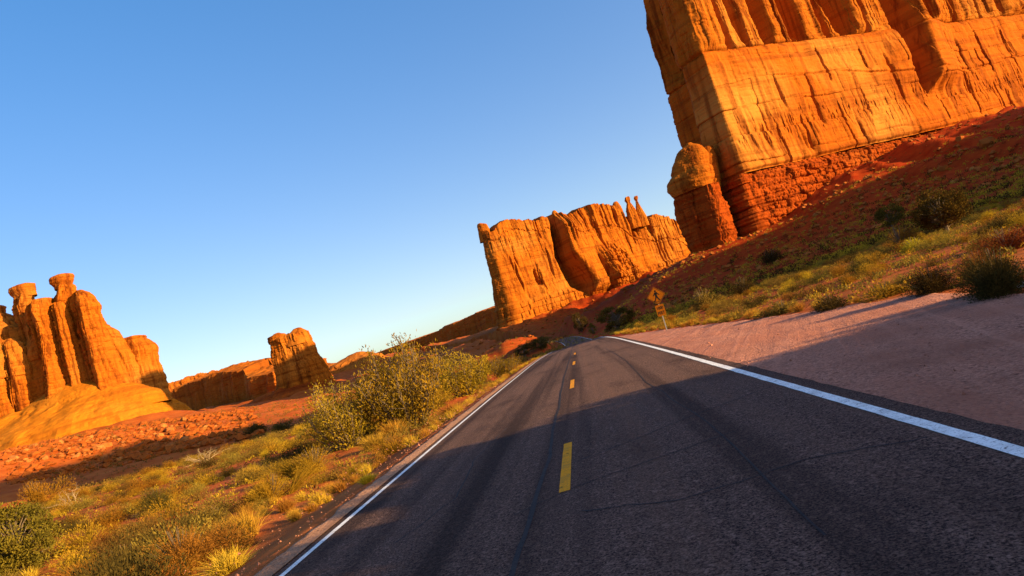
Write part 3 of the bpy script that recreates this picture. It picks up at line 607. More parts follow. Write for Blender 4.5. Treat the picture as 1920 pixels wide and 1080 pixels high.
# --- three tall pillars with capped heads on the left
def pillars():
    D0 = 420; r = root_at('pillar_cluster', -310, 425, 'cluster of tall orange pillars with two flat-capped heads at far left')
    def foot(name, rows):                                 # pillars run down into the apron
        x, y, xr = rows[-1]; return list(rows) if name in ('head', 'cap_slab', 'apron') else list(rows)+[(x+55, y+190, xr+60), (x+90, y+330, xr+100)]
    s = lambda name, rows, **k: stack(name, [(x/4, 480+y/4, xr/4) for x, y, xr in foot(name, rows)], k.pop('Y', D0), k.pop('mat', M['rock']), r, **k)
    R_ = dict(rot=-.62, power=6.0, joint=.20)
    s('pillar', [(128, 322, 262), (120, 350, 262), (112, 400, 270), (130, 460, 280), (160, 540, 300), (175, 620, 330), (200, 720, 370), (235, 860, 420), (265, 1010, 460), (300, 1130, 500)], Y=426, depth=.8, amp=.09, flute=.05, flam=1.6, seed=3, **R_)
    s('head', [(92, 250, 245), (84, 268, 250), (90, 292, 252), (112, 315, 256), (128, 335, 262)], Y=426, depth=.75, n=60, nt=34, amp=.06, seed=5, dome=.12)
    s('pillar', [(225, 365, 395), (213, 400, 400), (218, 470, 405), (250, 560, 430), (285, 680, 470), (310, 800, 500), (335, 960, 540), (350, 1110, 570)], Y=415, depth=.8, amp=.09, flute=.05, flam=1.6, seed=12, dome=.15, **R_)
    s('pillar', [(424, 240, 540), (424, 280, 560), (412, 320, 580), (398, 380, 590), (408, 450, 600), (425, 520, 610), (450, 620, 640), (480, 740, 670), (510, 880, 700), (530, 1010, 720), (540, 1110, 740)], Y=421, depth=.8, amp=.10, flute=.06, flam=1.6, seed=21, dome=.3, **R_)
    s('pillar', [(560, 275, 610), (552, 300, 650), (545, 360, 700), (560, 420, 742), (575, 470, 744), (590, 560, 765), (620, 680, 812), (650, 800, 860), (680, 920, 905), (700, 1040, 960), (705, 1110, 980)], Y=414, depth=.8, amp=.08, flute=.05, flam=1.6, seed=23, dome=.4, **R_)
    s('head', [(392, 172, 530), (384, 188, 540), (392, 215, 540), (415, 240, 530), (424, 262, 545)], Y=421, depth=.8, n=60, nt=34, amp=.05, seed=25, dome=.12)
    s('buttress', [(404, 360, 450), (402, 400, 480), (425, 500, 520), (450, 640, 560), (480, 780, 600), (520, 930, 640), (540, 1060, 660)], Y=412, depth=.9, amp=.10, flute=.06, flam=1.6, seed=31, **R_)
    s('buttress', [(300, 600, 345), (310, 680, 380), (325, 800, 420), (345, 940, 470), (350, 1080, 500)], Y=407, depth=.9, amp=.10, flute=.06, flam=1.6, seed=37, **R_)
    s('block', [(810, 685, 1065), (812, 700, 1075), (815, 760, 1140), (825, 860, 1155), (840, 960, 1190), (850, 1060, 1215)], Y=440, depth=.6, n=130, amp=.035, flute=.03, flam=2, seed=41, power=5, dome=.08, strata=.03, joint=.04)
    s('cap_slab', [(800, 672, 1058), (798, 684, 1068), (806, 697, 1062)], Y=440, depth=.62, n=90, nt=18, amp=.025, seed=43, power=5, dome=.05)
    s('wing', [(-330, 545, 30), (-360, 560, 48), (-380, 640, 90), (-390, 700, 150), (-400, 780, 190), (-420, 900, 230), (-430, 1060, 270), (-440, 1160, 300)], Y=428, depth=.42, n=150, amp=.05, flute=.05, flam=2.5, seed=51, dome=.2, joint=.05)
    s('wing', [(-200, 425, -10), (-210, 450, 26), (-215, 520, 40), (-215, 600, 60), (-215, 720, 100)], Y=432, depth=.5, amp=.06, seed=53)
    s('wing', [(40, 640, 110), (20, 690, 170), (30, 780, 210), (50, 880, 260), (70, 1000, 310), (80, 1100, 330)], Y=416, depth=.8, amp=.09, flute=.05, flam=1.6, seed=55, **R_)
    s('wing', [(-120, 640, 0), (-150, 720, 60), (-150, 840, 120), (-140, 980, 150), (-140, 1100, 170)], Y=414, depth=.8, amp=.09, flute=.05, flam=1.6, seed=57, **R_)
    s('body', [(330, 520, 660), (280, 580, 720), (230, 660, 770), (180, 760, 830), (150, 880, 890), (120, 1000, 950), (100, 1120, 1000), (80, 1260, 1040)], Y=427, depth=.35, n=220, amp=.05, flute=.03, flam=3, seed=71, joint=.05, power=3.5)
    s('apron', [(420, 985, 560), (300, 1073, 720), (180, 1155, 900), (60, 1276, 1060), (-60, 1379, 1180), (-200, 1477, 1230), (-300, 1560, 1260)], Y=414, depth=.45, n=260, nt=120, amp=.03, seed=73, joint=.012, power=2.3, dome=.3, mat=M['rock_smooth'])
    stack('pedestal', [(-60, 812, 215), (-150, 859, 255), (-300, 925, 285), (-370, 962, 306), (-420, 992, 322), (-450, 1016, 334), (-480, 1050, 347), (-490, 1090, 356)], 414, M['rock_smooth'], r, .40, 300, 130, .022, 24, .008, 61, power=2.6, flam=7, dome=.05, strata=.010)
    return r
pillars()

# --- lone leaning tower, its top in the sun
def lone_tower():
    r = root_at('rock_tower', -210, 503, 'lone leaning rock tower in shade with its twin-humped top sunlit')
    s = lambda name, rows, **k: stack(name, rows, k.pop('Y', 500), M['rock'], r, **k)
    s('tower', [(510, 640, 574), (512, 650, 579), (515, 665, 587), (519, 685, 594), (522, 703, 604), (524, 720, 612), (524, 740, 620), (522, 765, 630)], depth=.55, n=150, nt=120, amp=.05, flute=.045, seed=4, power=3.4, dome=.1, strata=.02, joint=.05)
    s('head', [(512, 629, 527), (503, 634, 534), (504, 642, 538), (512, 652, 545)], depth=.8, n=60, nt=34, amp=.06, seed=6, dome=.3)
    s('hump', [(549, 620, 566), (541, 629, 574), (536, 640, 580), (534, 655, 584)], Y=501, depth=.9, n=60, nt=34, amp=.05, seed=8, dome=.3)
    stack('apron', [(470, 757, 612), (445, 772, 630), (420, 790, 650), (400, 810, 670)], 497, M['rock_red'], r, .5, 140, 40, .04, 10, .03, 9, power=2.3, dome=.12)
    return r
lone_tower()

# --- far mesas and slickrock hills
def mesa(label, A, B, T, sky_px, zb, seed, mat='rock_far', rough=1.0, name='mesa', n1=300, nt=70, front=None):
    A, B = np.array(A, float), np.array(B, float); L = np.linalg.norm(B-A); e = (B-A)/L; n = np.array([e[1], -e[0]])
    r = root_at(name, *((A+B)/2), label)
    P = perimeter([tuple(A), tuple(B), tuple(B-n*T+e*T*.2), tuple(A-n*T-e*T*.2)], [n1, 30, 60, 30], 5)
    S = np.array([on_plane(x, y, A, e) for x, y in sky_px]); a = (P[:, 0]-A[0])*e[0]+(P[:, 1]-A[1])*e[1]
    zt = np.interp(a, S[:, 0], S[:, 1])+2.0*rough*fbm(a/14, 0, 0, 4, seed)
    def D(x, y, z, ztt):
        aa = (x-A[0])*e[0]+(y-A[1])*e[1]
        d = 0.06*(ztt-z)+4*rough*fbm(x/60, y/60, z/90, 4, seed+1)+4*rough*(ridged(x/34, y/34, z/160, 3, seed+2)-.5)+1.5*rough*blocks(x, y, z, 16, seed+3)
        if front: d = d+front(aa, z)
        return d
    loft('wall', P, zb, zt, nt, D, (tuple(A+e*T*.4-n*T*.5), tuple(B-e*T*.4-n*T*.5)), M[mat], r, 4*rough, 8, fine=.5)
    return r
# shaded wall left of the lone tower: it turns its face away from the sun
A1, B1 = atY(300, 760, 1010)[:2], atY(512, 708, 640)[:2]
mesa('long purple-shaded mesa wall with sunlit rim left of the lone tower', A1, B1, 55,
     [(300, 752), (318, 738), (345, 722), (380, 710), (405, 700), (418, 697), (447, 696), (452, 691), (458, 693), (461, 703), (478, 706), (500, 702), (520, 694), (545, 690)], 5, 110,
     front=lambda a, z: 10*np.exp(-((a-155)/9)**2))
mesa('low sunlit knobbly ridge behind the shaded mesa at left', atY(285, 745, 1150)[:2], atY(430, 700, 1190)[:2], 80,
     [(285, 735), (300, 724), (318, 722), (322, 718), (340, 713), (345, 709), (362, 707), (368, 703), (385, 701), (395, 697), (408, 696), (412, 700), (430, 702)], 20, 130, rough=.9)
mesa('sunlit orange ridge seen just left of the lone tower', atY(470, 715, 1080)[:2], atY(560, 690, 1130)[:2], 70, [(470, 706), (490, 702), (510, 696), (530, 690), (560, 684)], 20, 140, rough=.8)
h = root_at('slickrock_hill', *atY(650, 700, 820)[:2], 'low rounded orange slickrock hill right of the lone tower')
stack('dome', [(650, 670, 682), (625, 684, 697), (600, 697, 712), (585, 712, 724), (570, 726, 735), (560, 745, 745)], 820, M['rock_far'], h, .7, 160, 50, .05, 14, .02, 15, power=2.2, dome=.2)
stack('dome', [(590, 690, 620), (575, 700, 640), (560, 720, 660)], 825, M['rock_far'], h, .7, 90, 30, .05, 12, .02, 16, power=2.2, dome=.2)
# long shaded mesa running to the middle butte
A2, B2 = atY(690, 690, 1250)[:2], atY(990, 600, 1420)[:2]
def lit(a, z): return 26*np.exp(-((a-250)/15)**2)*sstep(78, 60, z)+14*np.exp(-((a-166)/6)**2)*sstep(70, 52, z)
A2, B2 = atY(690, 690, 1900)[:2], atY(1000, 600, 900)[:2]
mesa('long dark mesa with patches of sun, meeting the left end of the butte', A2, B2, 150,
     [(690, 668), (720, 657), (765, 641), (780, 637), (822, 620), (835, 611), (860, 603), (878, 594), (895, 586), (915, 580), (930, 577), (1000, 560)], 0, 150, front=lit)
# high wall off to the right whose shade crosses the road beyond the crest (out of the picture)
def shade_wall():
    r = root_at('cliff_wall', 300, 70, 'high sandstone wall outside the right edge, shading the dip beyond the crest')
    P = perimeter([(272, -24), (302, -26), (330, 100), (340, 200), (440, 296), (425, 312), (310, 222), (285, 110)], [24, 80, 80, 90, 16, 90, 80, 80], 6)
    zt = np.interp(P[:, 1], [-25, 2, 8, 15, 42, 110, 160, 200, 300], [109, 109, 101, 94, 88, 80, 70, 62, 70])+3*fbm(P[:, 0]/18, P[:, 1]/18, 0, 3, 7)
    loft('wall', P, 0, zt, 60, lambda x, y, z, t: .05*(t-z)+3*fbm(x/20, y/20, z/30, 4, 160)+2*(ridged(x/14, y/14, z/80, 3, 161)-.5), ((300, 30), (340, 215)), M['rock'], r, 2, 6)
shade_wall()
# ------------------------------------------------------------------ boulders
def hull_mesh(name, pts, mat):
    bm = bmesh.new()
    for p in pts: bm.verts.new(p)
    r = bmesh.ops.convex_hull(bm, input=bm.verts)
    bmesh.ops.delete(bm, geom=[g for g in r['geom_interior'] if isinstance(g, bmesh.types.BMVert)], context='VERTS')
    me = bpy.data.meshes.new(name); bm.to_mesh(me); bm.free(); me.materials.append(mat); return me
def boulder_mesh(k, mat):
    g = np.random.default_rng(500+k); n = int(g.integers(16, 26))
    p = g.normal(size=(n, 3)); p /= np.linalg.norm(p, axis=1, keepdims=True)
    p = np.sign(p)*np.abs(p)**g.uniform(0.5, 0.85)                       # blocky
    p *= np.array([g.uniform(.8, 1.1), g.uniform(.55, .9), g.uniform(.45, .75)]); p += g.normal(size=p.shape)*.05
    return hull_mesh('boulder', p*0.5, mat)
def boulder_mat():
    m, nt, b = new_mat('boulder_sandstone'); oi = N(nt, 'ShaderNodeObjectInfo'); P = coords(nt)
    a = tex(nt, P, 0.9, 6, 0.65)
    c = mix(nt, (0.3, 0.076, 0.013), (0.42, 0.16, 0.0432), ramp(nt, oi.outputs['Random'], BW(0.2, 1.0)))
    c = mix(nt, c, (0.17, 0.04, 0.0108), ramp(nt, a, [(0.45, (0, 0, 0)), (0.7, (0.6,)*3)]))
    nt.links.new(c, b.inputs['Base Color']); bump(nt, b, a, 0.8, 0.25); return m
M['boulder'] = boulder_mat()
BM = [boulder_mesh(k, M['boulder']) for k in range(12)]
def boulder(x, y, size, label, group=None, k=None, name='boulder', sink=.2, rz=None, tilt=.25, mesh=None):
    o = bpy.data.objects.new(name, mesh or BM[random.randrange(12) if k is None else k]); COL.objects.link(o)
    o.location = (x, y, gz(x, y)+size*(.28-sink)); o.scale = (size*random.uniform(.85, 1.25), size*random.uniform(.85, 1.2), size*random.uniform(.75, 1.05))
    o.rotation_euler = (random.uniform(-tilt, tilt), random.uniform(-tilt, tilt), random.uniform(0, 6.28) if rz is None else rz)
    return tag(o, label, 'boulder', group)
def at_px(px, py, sizepx, *a, **k):
    p = spot(px, py)
    if p is None: return None
    return boulder(p[0], p[1], sizepx/F_PX*p[1], *a, **k)
big = [(62, 834, 52, 'large square orange boulder at the far left foot of the pillar pedestal'), (88, 822, 34, 'dark-sided boulder leaning beside the large square boulder'), (42, 806, 22, 'upright boulder alone high on the pale slickrock apron'),
       (170, 800, 26, 'dark-sided block at the upper edge of the boulder field'), (200, 838, 24, 'pale slab in the middle of the boulder field'), (262, 842, 30, 'long pale slab low in the boulder field'), (300, 818, 22, 'pale rounded boulder right of the long slab'),
       (128, 845, 20, 'pale round boulder near the left end of the field'), (116, 858, 17, 'small pale boulder at the edge of the shade'), (335, 822, 20, 'dark boulder at the right end of the field'), (404, 815, 13, 'pale boulder alone at the right end of the field'), (225, 864, 16, 'pink boulder just inside the shade'),
       (345, 788, 18, 'flat boulder at the foot of the pedestal corner'), (318, 842, 24, 'dark cracked block at the lower edge of the field')]
BIGM = []; FIELD = []
for q in big:
    o = at_px(q[0], q[1], q[2], q[3])
    if o: BIGM.append((o.location.x, o.location.y, 'the '+re.split(r' (?:in|at|alone|low|high|near|right|left|just|leaning) ', q[3])[0]))
n = 0
while n < 190:
    px = random.uniform(0, 430); t = px/430
    py = random.uniform(836-50*t+(0 if px > 120 else 10), 872-38*t)
    p = spot(px, py)
    if p is None or not 90 < p[1] < 420: continue
    FIELD.append(at_px(px, py, random.choice((6, 7, 8, 9, 11, 13, 16, 20)), 'angular orange boulder strewn below the pillar cluster', 'boulders strewn below the pillar cluster')); n += 1
SLOPE = []; SLOPEM = []
for q in [(1852, 272, 42, 'large flat boulder high on the dark red slope'), (1770, 318, 20, 'pale boulder low on the dark red slope'), (1800, 262, 16, 'pale block at the foot of the great wall'), (1512, 408, 10, 'tan boulder where the red slope meets the sunlit wall')]:
    o = at_px(*q)
    if o: SLOPEM.append((o.location.x, o.location.y, 'the '+re.split(r' (?:high|low|at|where) ', q[3])[0]))
for k in range(46):
    px = random.uniform(1330, 1915); py = 500-(px-1330)*.42+random.uniform(-25, 60)
    p = spot(px, py)
    if p is not None and 90 < p[1] < 400: SLOPE.append(at_px(px, py, random.choice((4, 5, 6, 8, 10, 14)), 'small broken rock on the red slope under the great wall', 'rocks on the red slope'))
# pale slab at the right edge
p = spot(1903, 541)
g = np.random.default_rng(3); slab = hull_mesh('stone_slab', [(-.5, -.1, 0), (.5, -.2, 0), (.5, .25, 0), (-.3, .2, 0), (.35, -.1, .16), (.1, .1, .13), (.42, .12, .14), (-.42, 0, .03)], M['pale_stone'])
o = bpy.data.objects.new('stone_slab', slab); COL.objects.link(o); o.location = (p[0], p[1], gz(p[0], p[1])); o.scale = (.55, .5, .6); tag(o, 'small pale bluish-white stone slab under the dark bush at the right edge', 'stone')
# loose pebbles on verge and shoulder
def pebbles():
    g = np.random.default_rng(8); n = 2600; V, F = [], []
    oc = np.array([(1, 0, 0), (-1, 0, 0), (0, 1, 0), (0, -1, 0), (0, 0, 1), (0, 0, -.6)], float); of = np.array([(0, 2, 4), (2, 1, 4), (1, 3, 4), (3, 0, 4), (2, 0, 5), (1, 2, 5), (3, 1, 5), (0, 3, 5)])
    y = g.uniform(4, 40, n)**1.0; side = g.random(n) < .62
    x = np.where(side, road_x(y)-3.5-np.abs(g.normal(0, .9, n)), 2.78+np.abs(g.normal(0, 2.2, n)))
    s = g.gamma(1.6, .0048, n)+.005; z = np.maximum(ground(x, y), road_z(y)-.02)
    for i in range(n):
        p = oc*(s[i]*g.uniform(.6, 1.3, (6, 3))); a = g.uniform(0, 6.28); c, t = math.cos(a), math.sin(a)
        V.append(np.stack([p[:, 0]*c-p[:, 1]*t+x[i], p[:, 0]*t+p[:, 1]*c+y[i], p[:, 2]+z[i]+s[i]*.2], 1)); F.append(of+6*i)
    tag(obj('pebbles', mesh_data('pebbles', np.concatenate(V), np.concatenate(F), M['gravel'], False)), 'loose pebbles along the shoulder and the lot', kind='stuff')
pebbles()

# ------------------------------------------------------------------ plants
ORD = ['nearest', 'second nearest', 'third nearest', 'fourth nearest', 'fifth nearest', 'sixth nearest', 'seventh nearest', 'eighth nearest', 'ninth nearest', 'tenth nearest', 'eleventh nearest', 'twelfth nearest', '13th nearest', '14th nearest', '15th nearest', '16th nearest', '17th nearest', '18th nearest', '19th nearest', '20th nearest']
def rank_labels(objs, marks, what):
    """single out look-alikes by the landmark they stand nearest to and their order from it"""
    cells = {}
    for o in objs:
        i = min(range(len(marks)), key=lambda k: (o.location.x-marks[k][0])**2+(o.location.y-marks[k][1])**2)
        cells.setdefault(i, []).append(((o.location.x-marks[i][0])**2+(o.location.y-marks[i][1])**2, o))
    for i, l in cells.items():
        l.sort(key=lambda t: t[0])
        for k, (_, o) in enumerate(l): o['label'] = f"{what}, {ORD[k] if k < 20 else str(k+1)+'th nearest'} to {marks[i][2]}"
class Soup:                                                               # collects blades, leaves and stems
    def __init__(s): s.V, s.Q, s.T, s.n = [], [], [], 0
    def add(s, V, Q=None, T=None):
        V = np.asarray(V, float).reshape(-1, 3); s.V.append(V)
        if Q is not None: s.Q.append(np.asarray(Q).reshape(-1, 4)+s.n)
        if T is not None: s.T.append(np.asarray(T).reshape(-1, 3)+s.n)
        s.n += len(V)
    def mesh(s, name, mat):
        F = []
        if s.Q: F.append(np.concatenate(s.Q))
        if s.T: F.append(np.concatenate(s.T))
        return mesh_data(name, np.concatenate(s.V), F, mat, False)
    def leaves(s, C, T, L, W, g):
        """diamond leaves centred at C along T"""
        n = len(C); T = T/(np.linalg.norm(T, axis=1, keepdims=True)+1e-9)
        B = np.cross(T, g.normal(size=(n, 3))); B /= np.linalg.norm(B, axis=1, keepdims=True)+1e-9
        L = np.broadcast_to(L, n)[:, None]; W = np.broadcast_to(W, n)[:, None]
        V = np.stack([C-T*L/2, C+B*W/2, C+T*L/2, C-B*W/2], 1); s.add(V, np.arange(4*n).reshape(n, 4))
    def blades(s, P0, P1, bend, W, g):
        n = len(P0); mid = (P0+P1)/2; mid[:, 2] += bend; D = P1-P0
        B = np.cross(D, g.normal(size=(n, 3))); B /= np.linalg.norm(B, axis=1, keepdims=True)+1e-9; W = np.broadcast_to(W, n)[:, None]
        V = np.stack([P0-B*W/2, P0+B*W/2, mid-B*W*.4, mid+B*W*.4, P1], 1); i = np.arange(n)[:, None]*5
        s.add(V, i+np.array([[0, 1, 3, 2]]), i+np.array([[2, 3, 4]]))
    def stem(s, pts, r0, r1, k=5):
        pts = np.asarray(pts, float); m = len(pts); T = np.gradient(pts, axis=0); T /= np.linalg.norm(T, axis=1, keepdims=True)+1e-9
        A = np.cross(T, np.array([.31, .77, .2])); A /= np.linalg.norm(A, axis=1, keepdims=True)+1e-9; B = np.cross(T, A); th = np.arange(k)/k*6.2832
        R = np.linspace(r0, r1, m)[:, None, None]
        V = pts[:, None, :]+R*(A[:, None, :]*np.cos(th)[None, :, None]+B[:, None, :]*np.sin(th)[None, :, None])
        i, j = np.meshgrid(np.arange(m-1), np.arange(k), indexing='ij'); j2 = (j+1) % k
        s.add(V, np.stack([i*k+j, i*k+j2, (i+1)*k+j2, (i+1)*k+j], -1))
def dirs(n, g, up=0.1):
    d = g.normal(size=(n, 3)); d[:, 2] = np.abs(d[:, 2])+up; return d/np.linalg.norm(d, axis=1, keepdims=True)
def mound(seed, n=1500, wid=.75, L=.085, W=.028, spiky=.25, lobes=5):
    """rounded desert shrub of unit height, several lobes"""
    g = np.random.default_rng(seed); S = Soup()
    c = np.stack([g.normal(0, wid*.33, lobes), g.normal(0, wid*.33, lobes), np.zeros(lobes)], 1); c[0] = 0
    r = g.uniform(.55, .95, lobes); r[0] = 1
    k = g.integers(0, lobes, n); d = dirs(n, g, .05); q = 1+spiky*fbm(d[:, 0]*3+k*7, d[:, 1]*3, d[:, 2]*3, 2, seed)
    rad = (g.random(n)**.45)*r[k]*q
    C = c[k]+d*rad[:, None]*np.array([wid*.62, wid*.62, .95]); C[:, 2] = np.maximum(C[:, 2], .02)
    S.leaves(C, d*1.1+g.normal(size=(n, 3))*.45+np.array([0, 0, .35]), L*g.uniform(.6, 1.4, n), W*g.uniform(.7, 1.3, n), g)
    m = n//14; d = dirs(m, g, .5); k = g.integers(0, lobes, m); tip = c[k]+d*r[k][:, None]*np.array([wid*.65, wid*.65, 1.08]); S.blades(c[k]*.4+g.normal(0, .03, (m, 3))*np.array([1, 1, 0]), tip, .03, .012, g)
    return S
def tuft(seed, n=330, wid=.55, W=.016, lean=0.0):
    """clump of grass of unit height"""
    g = np.random.default_rng(seed); S = Soup(); P0 = np.stack([g.normal(0, .09, n), g.normal(0, .09, n), np.zeros(n)], 1)
    d = dirs(n, g, .75); h = g.uniform(.45, 1.05, n)[:, None]; P1 = P0+d*h*np.array([wid*1.3, wid*1.3, 1.0]); P1[:, 2] -= .10*h[:, 0]
    S.blades(P0, P1, .10, W*g.uniform(.6, 1.3, n), g); return S
def clumpy(seed, n=9000, clumps=70, wid=.9, low=.12, L=.045, W=.022, cr=.13, taper=.35):
    """juniper-like crown of unit height with separate foliage clumps, trunk apart"""
    g = np.random.default_rng(seed); S = Soup(); T = Soup()
    d = g.normal(size=(clumps, 3)); d /= np.linalg.norm(d, axis=1, keepdims=True); rr_ = g.uniform(.45, 1, clumps)**.5
    C = d*rr_[:, None]*np.array([wid*.42, wid*.42, (1-low)*.46]); C[:, 2] += low+(1-low)*.48
    C[:, :2] *= (1.15-taper*(C[:, 2:]-.3)); C += g.normal(0, .03, C.shape)
    k = g.integers(0, clumps, n); sz = g.uniform(.6, 1.35, clumps)*cr
    e = g.normal(size=(n, 3)); e /= np.linalg.norm(e, axis=1, keepdims=True)
    P = C[k]+e*(sz[k]*g.random(n)**.4)[:, None]*np.array([1, 1, .85])
    S.leaves(P, e+np.array([0, 0, .5])+g.normal(size=(n, 3))*.4, L*g.uniform(.6, 1.4, n), W, g)
    T.stem([(0, 0, -.05), (.02, .01, .2), (-.02, .03, .45), (.01, 0, .75)], .05, .012, 7)
    for i in range(clumps):
        z0 = max(.05, C[i, 2]*.45); T.stem([(0, .01, z0), C[i]*np.array([.5, .5, 1])+np.array([0, 0, (z0-C[i, 2])*.35]), C[i]], .014, .004, 4)
    return S, T
def tall_shrub(seed, n=7000, stems=26, wid=.8, L=.040, W=.017):
    g = np.random.default_rng(seed); S = Soup(); T = Soup(); P, D = [], []
    for i in range(stems):
        a = g.uniform(0, 6.28); r = wid*.5*math.sqrt(g.random()); h = g.uniform(.55, 1.0)*(1-.35*(r/(wid*.5))**2)+.02
        t = np.linspace(0, 1, 7)[:, None]; tip = np.array([math.cos(a)*r, math.sin(a)*r, h])
        pts = np.array([math.cos(a)*r*.25, math.sin(a)*r*.25, 0])*(1-t)+tip*t+np.concatenate([np.cos(a)*.06*np.sin(t*3), np.sin(a)*.06*np.sin(t*3), 0*t], 1)+g.normal(0, .012, (7, 3)); T.stem(pts, .010, .003, 4)
        m = n//stems; u = g.uniform(.12, 1.0, m); base = np.stack([np.interp(u, t[:, 0], pts[:, c]) for c in range(3)], 1)
        off = g.normal(size=(m, 3))*(.085*(1.15-u)**.5+.012)[:, None]*np.array([1, 1, .8]); P.append(base+off); D.append(off*6+np.array([0, 0, .6]))
        for b in range(3):
            ub = g.uniform(.3, .8); p0 = np.array([np.interp(ub, t[:, 0], pts[:, c]) for c in range(3)]); T.stem([p0, p0+g.normal(0, .05, 3)+np.array([0, 0, .08]), p0+g.normal(0, .07, 3)+np.array([0, 0, .15])], .004, .0015, 3)
    P = np.concatenate(P); D = np.concatenate(D); P[:, 2] = np.maximum(P[:, 2], .01)
    S.leaves(P, D+g.normal(size=P.shape)*.4, L*g.uniform(.5, 1.4, len(P)), W, g); return S, T
def snag(seed, n=9):
    g = np.random.default_rng(seed); T = Soup()
    def br(p, d, l, r, k):
        q = p+d*l; m = (p+q)/2+g.normal(0, l*.08, 3); T.stem([p, m, q], r, r*.55, 4)
        if k:
            for _ in range(int(g.integers(2, 4))):
                e = d+g.normal(0, .55, 3)+np.array([0, 0, .12]); br(q if g.random() < .6 else m, e/np.linalg.norm(e), l*g.uniform(.5, .8), r*.55, k-1)
    for i in range(n):
        d = dirs(1, g, .8)[0]; br(np.array([g.normal(0, .04), g.normal(0, .04), 0.]), d, g.uniform(.25, .42), .018, 3)
    return T
LIB = {
 'sagebrush': [mound(20+k, 1500, 1.5).mesh('sagebrush', M['sage']) for k in range(5)],
 'rabbitbrush': [mound(40+k, 1700, 1.15, .10, .022, .3, 4).mesh('rabbitbrush', M['rabbit']) for k in range(5)],
 'dark_bush': [mound(60+k, 2200, 1.4, .08, .03, .3, 6).mesh('dark_bush', M['dark']) for k in range(4)],
 'rusty_bush': [mound(80+k, 1700, 1.3, .10, .02, .35, 5).mesh('rusty_bush', M['rust']) for k in range(3)],
 'grass_clump': [tuft(100+k).mesh('grass_clump', M['straw']) for k in range(5)]}
TAKEN = []; MARKS = []; GROUPS = {}
import re
def short(label, used):
    w = re.split(r' (?:beside|behind|left|right|in|at|on|above|below|between|standing|past|and|cut|amid|along|with|where|just|nearest|lower|under) |,', label)[0]
    n = len(w.split())
    if n < 3 or 'the '+w in used: w = ' '.join(label.split()[:8])
    return 'the '+w
def plant(kind, x, y, h, label, cat='bush', group=None, wide=1.0, mesh=None):
    me = mesh or random.choice(LIB[kind]); o = bpy.data.objects.new(kind, me); COL.objects.link(o)
    o.location = (x, y, gz(x, y)-.03*h); w = h*wide; o.scale = (w*random.uniform(.9, 1.1), w*random.uniform(.9, 1.1), h); o.rotation_euler = (random.uniform(-.06, .06), random.uniform(-.06, .06), random.uniform(0, 6.28))
    TAKEN.append((x, y, w*.6)); return tag(o, label, cat, group)
def hero(name, px, py, hpx, wpx, maker, fmat, label, cat='bush', stems_mat='bark', stem_name='stems', leaf_name='foliage'):
    """shrub or tree with foliage and stems; base pixel, height and width in pixels"""
    p = spot(px, py); k = p[1]/F_PX; h, w = hpx*k, wpx*k
    r = bpy.data.objects.new(name, None); COL.objects.link(r); r.location = (p[0], p[1], p[2]-.02); r.rotation_euler = (0, 0, random.uniform(0, 6.28)); r.empty_display_size = .3
    S, T = maker
    if S: obj(leaf_name, S.mesh(leaf_name, M[fmat]), r).scale = (w, w, h)
    if T: obj(stem_name, T.mesh(stem_name, M[stems_mat]), r).scale = (w, w, h)
    TAKEN.append((p[0], p[1], w*.5)); MARKS.append((p[0], p[1], short(label, [m[2] for m in MARKS]))); return tag(r, label, cat)
J = dict(wid=1.0); TS = lambda s, **k: tall_shrub(s, wid=1.0, **k)
def MS(seed, **k):
    g = np.random.default_rng(seed+900); T = Soup()
    for i in range(22):
        d = dirs(1, g, .5)[0]; T.stem([(0, 0, 0), d*np.array([.2, .2, .45]), d*np.array([.45, .45, .95])], .014, .004, 4)
    k.setdefault('wid', .85); return mound(seed, **k), T
hero('juniper_tree', 42, 1078, 150, 150, clumpy(1, 15000, 90, 1.0, .02, .04, .02, .13, .1), 'juniper', 'dense olive juniper cut off by the lower left corner', 'tree', stem_name='trunk', leaf_name='crown')
hero('tall_shrub', 775, 800, 182, 190, TS(2, n=12500, stems=60, L=.034, W=.013), 'willow', 'tallest yellow-green leafy shrub beside the road on the left', stem_name='stems')
hero('tall_shrub', 655, 838, 145, 140, TS(3, n=9000, stems=44, L=.036, W=.014), 'willow', 'loose leafy shrub left of and lower than the tallest shrub')
hero('tall_shrub', 870, 742, 92, 120, TS(4, n=8000, stems=34), 'willow', 'wide leafy shrub just beyond the tallest roadside shrub')
hero('tall_shrub', 948, 708, 48, 75, TS(5, n=5000), 'willow', 'small leafy shrub nearest the crest on the left verge')
hero('round_bush', 75, 948, 58, 62, MS(6, n=3200, L=.07, W=.02), 'rabbit', 'round golden-green bush standing out against the dark hollow')
hero('dead_bush', 140, 950, 52, 60, (None, snag(7)), None, 'bare grey dead bush beside the round golden bush', stems_mat='twig', stem_name='branches')
hero('dead_bush', 388, 868, 46, 70, (None, snag(8)), None, 'bare dead bush at the edge of the boulder field', stems_mat='twig', stem_name='branches')
hero('round_bush', 300, 956, 50, 66, MS(9, n=7000, L=.055, W=.018), 'dark', 'dark green round bush in the middle of the left scrub')
hero('round_bush', 478, 816, 28, 46, MS(10, n=2600), 'dark', 'dark round bush on open ground below the lone tower')
hero('round_bush', 532, 806, 24, 36, MS(11, n=2200), 'dark', 'smaller dark bush right of the round one below the lone tower')
hero('rusty_bush', 345, 1068, 90, 150, MS(12, n=11000, L=.05, W=.010), 'rust', 'broad rust-brown bush behind the foreground grass')
hero('rabbitbrush', 510, 938, 58, 86, MS(13, n=9000, L=.05, W=.011), 'rabbit', 'spiky golden bush behind the small grass clump on the dirt verge')
hero('rabbitbrush', 592, 884, 52, 90, MS(14, n=8000, L=.055, W=.012), 'rabbit', 'wide golden bush in front of the loose leafy shrub')
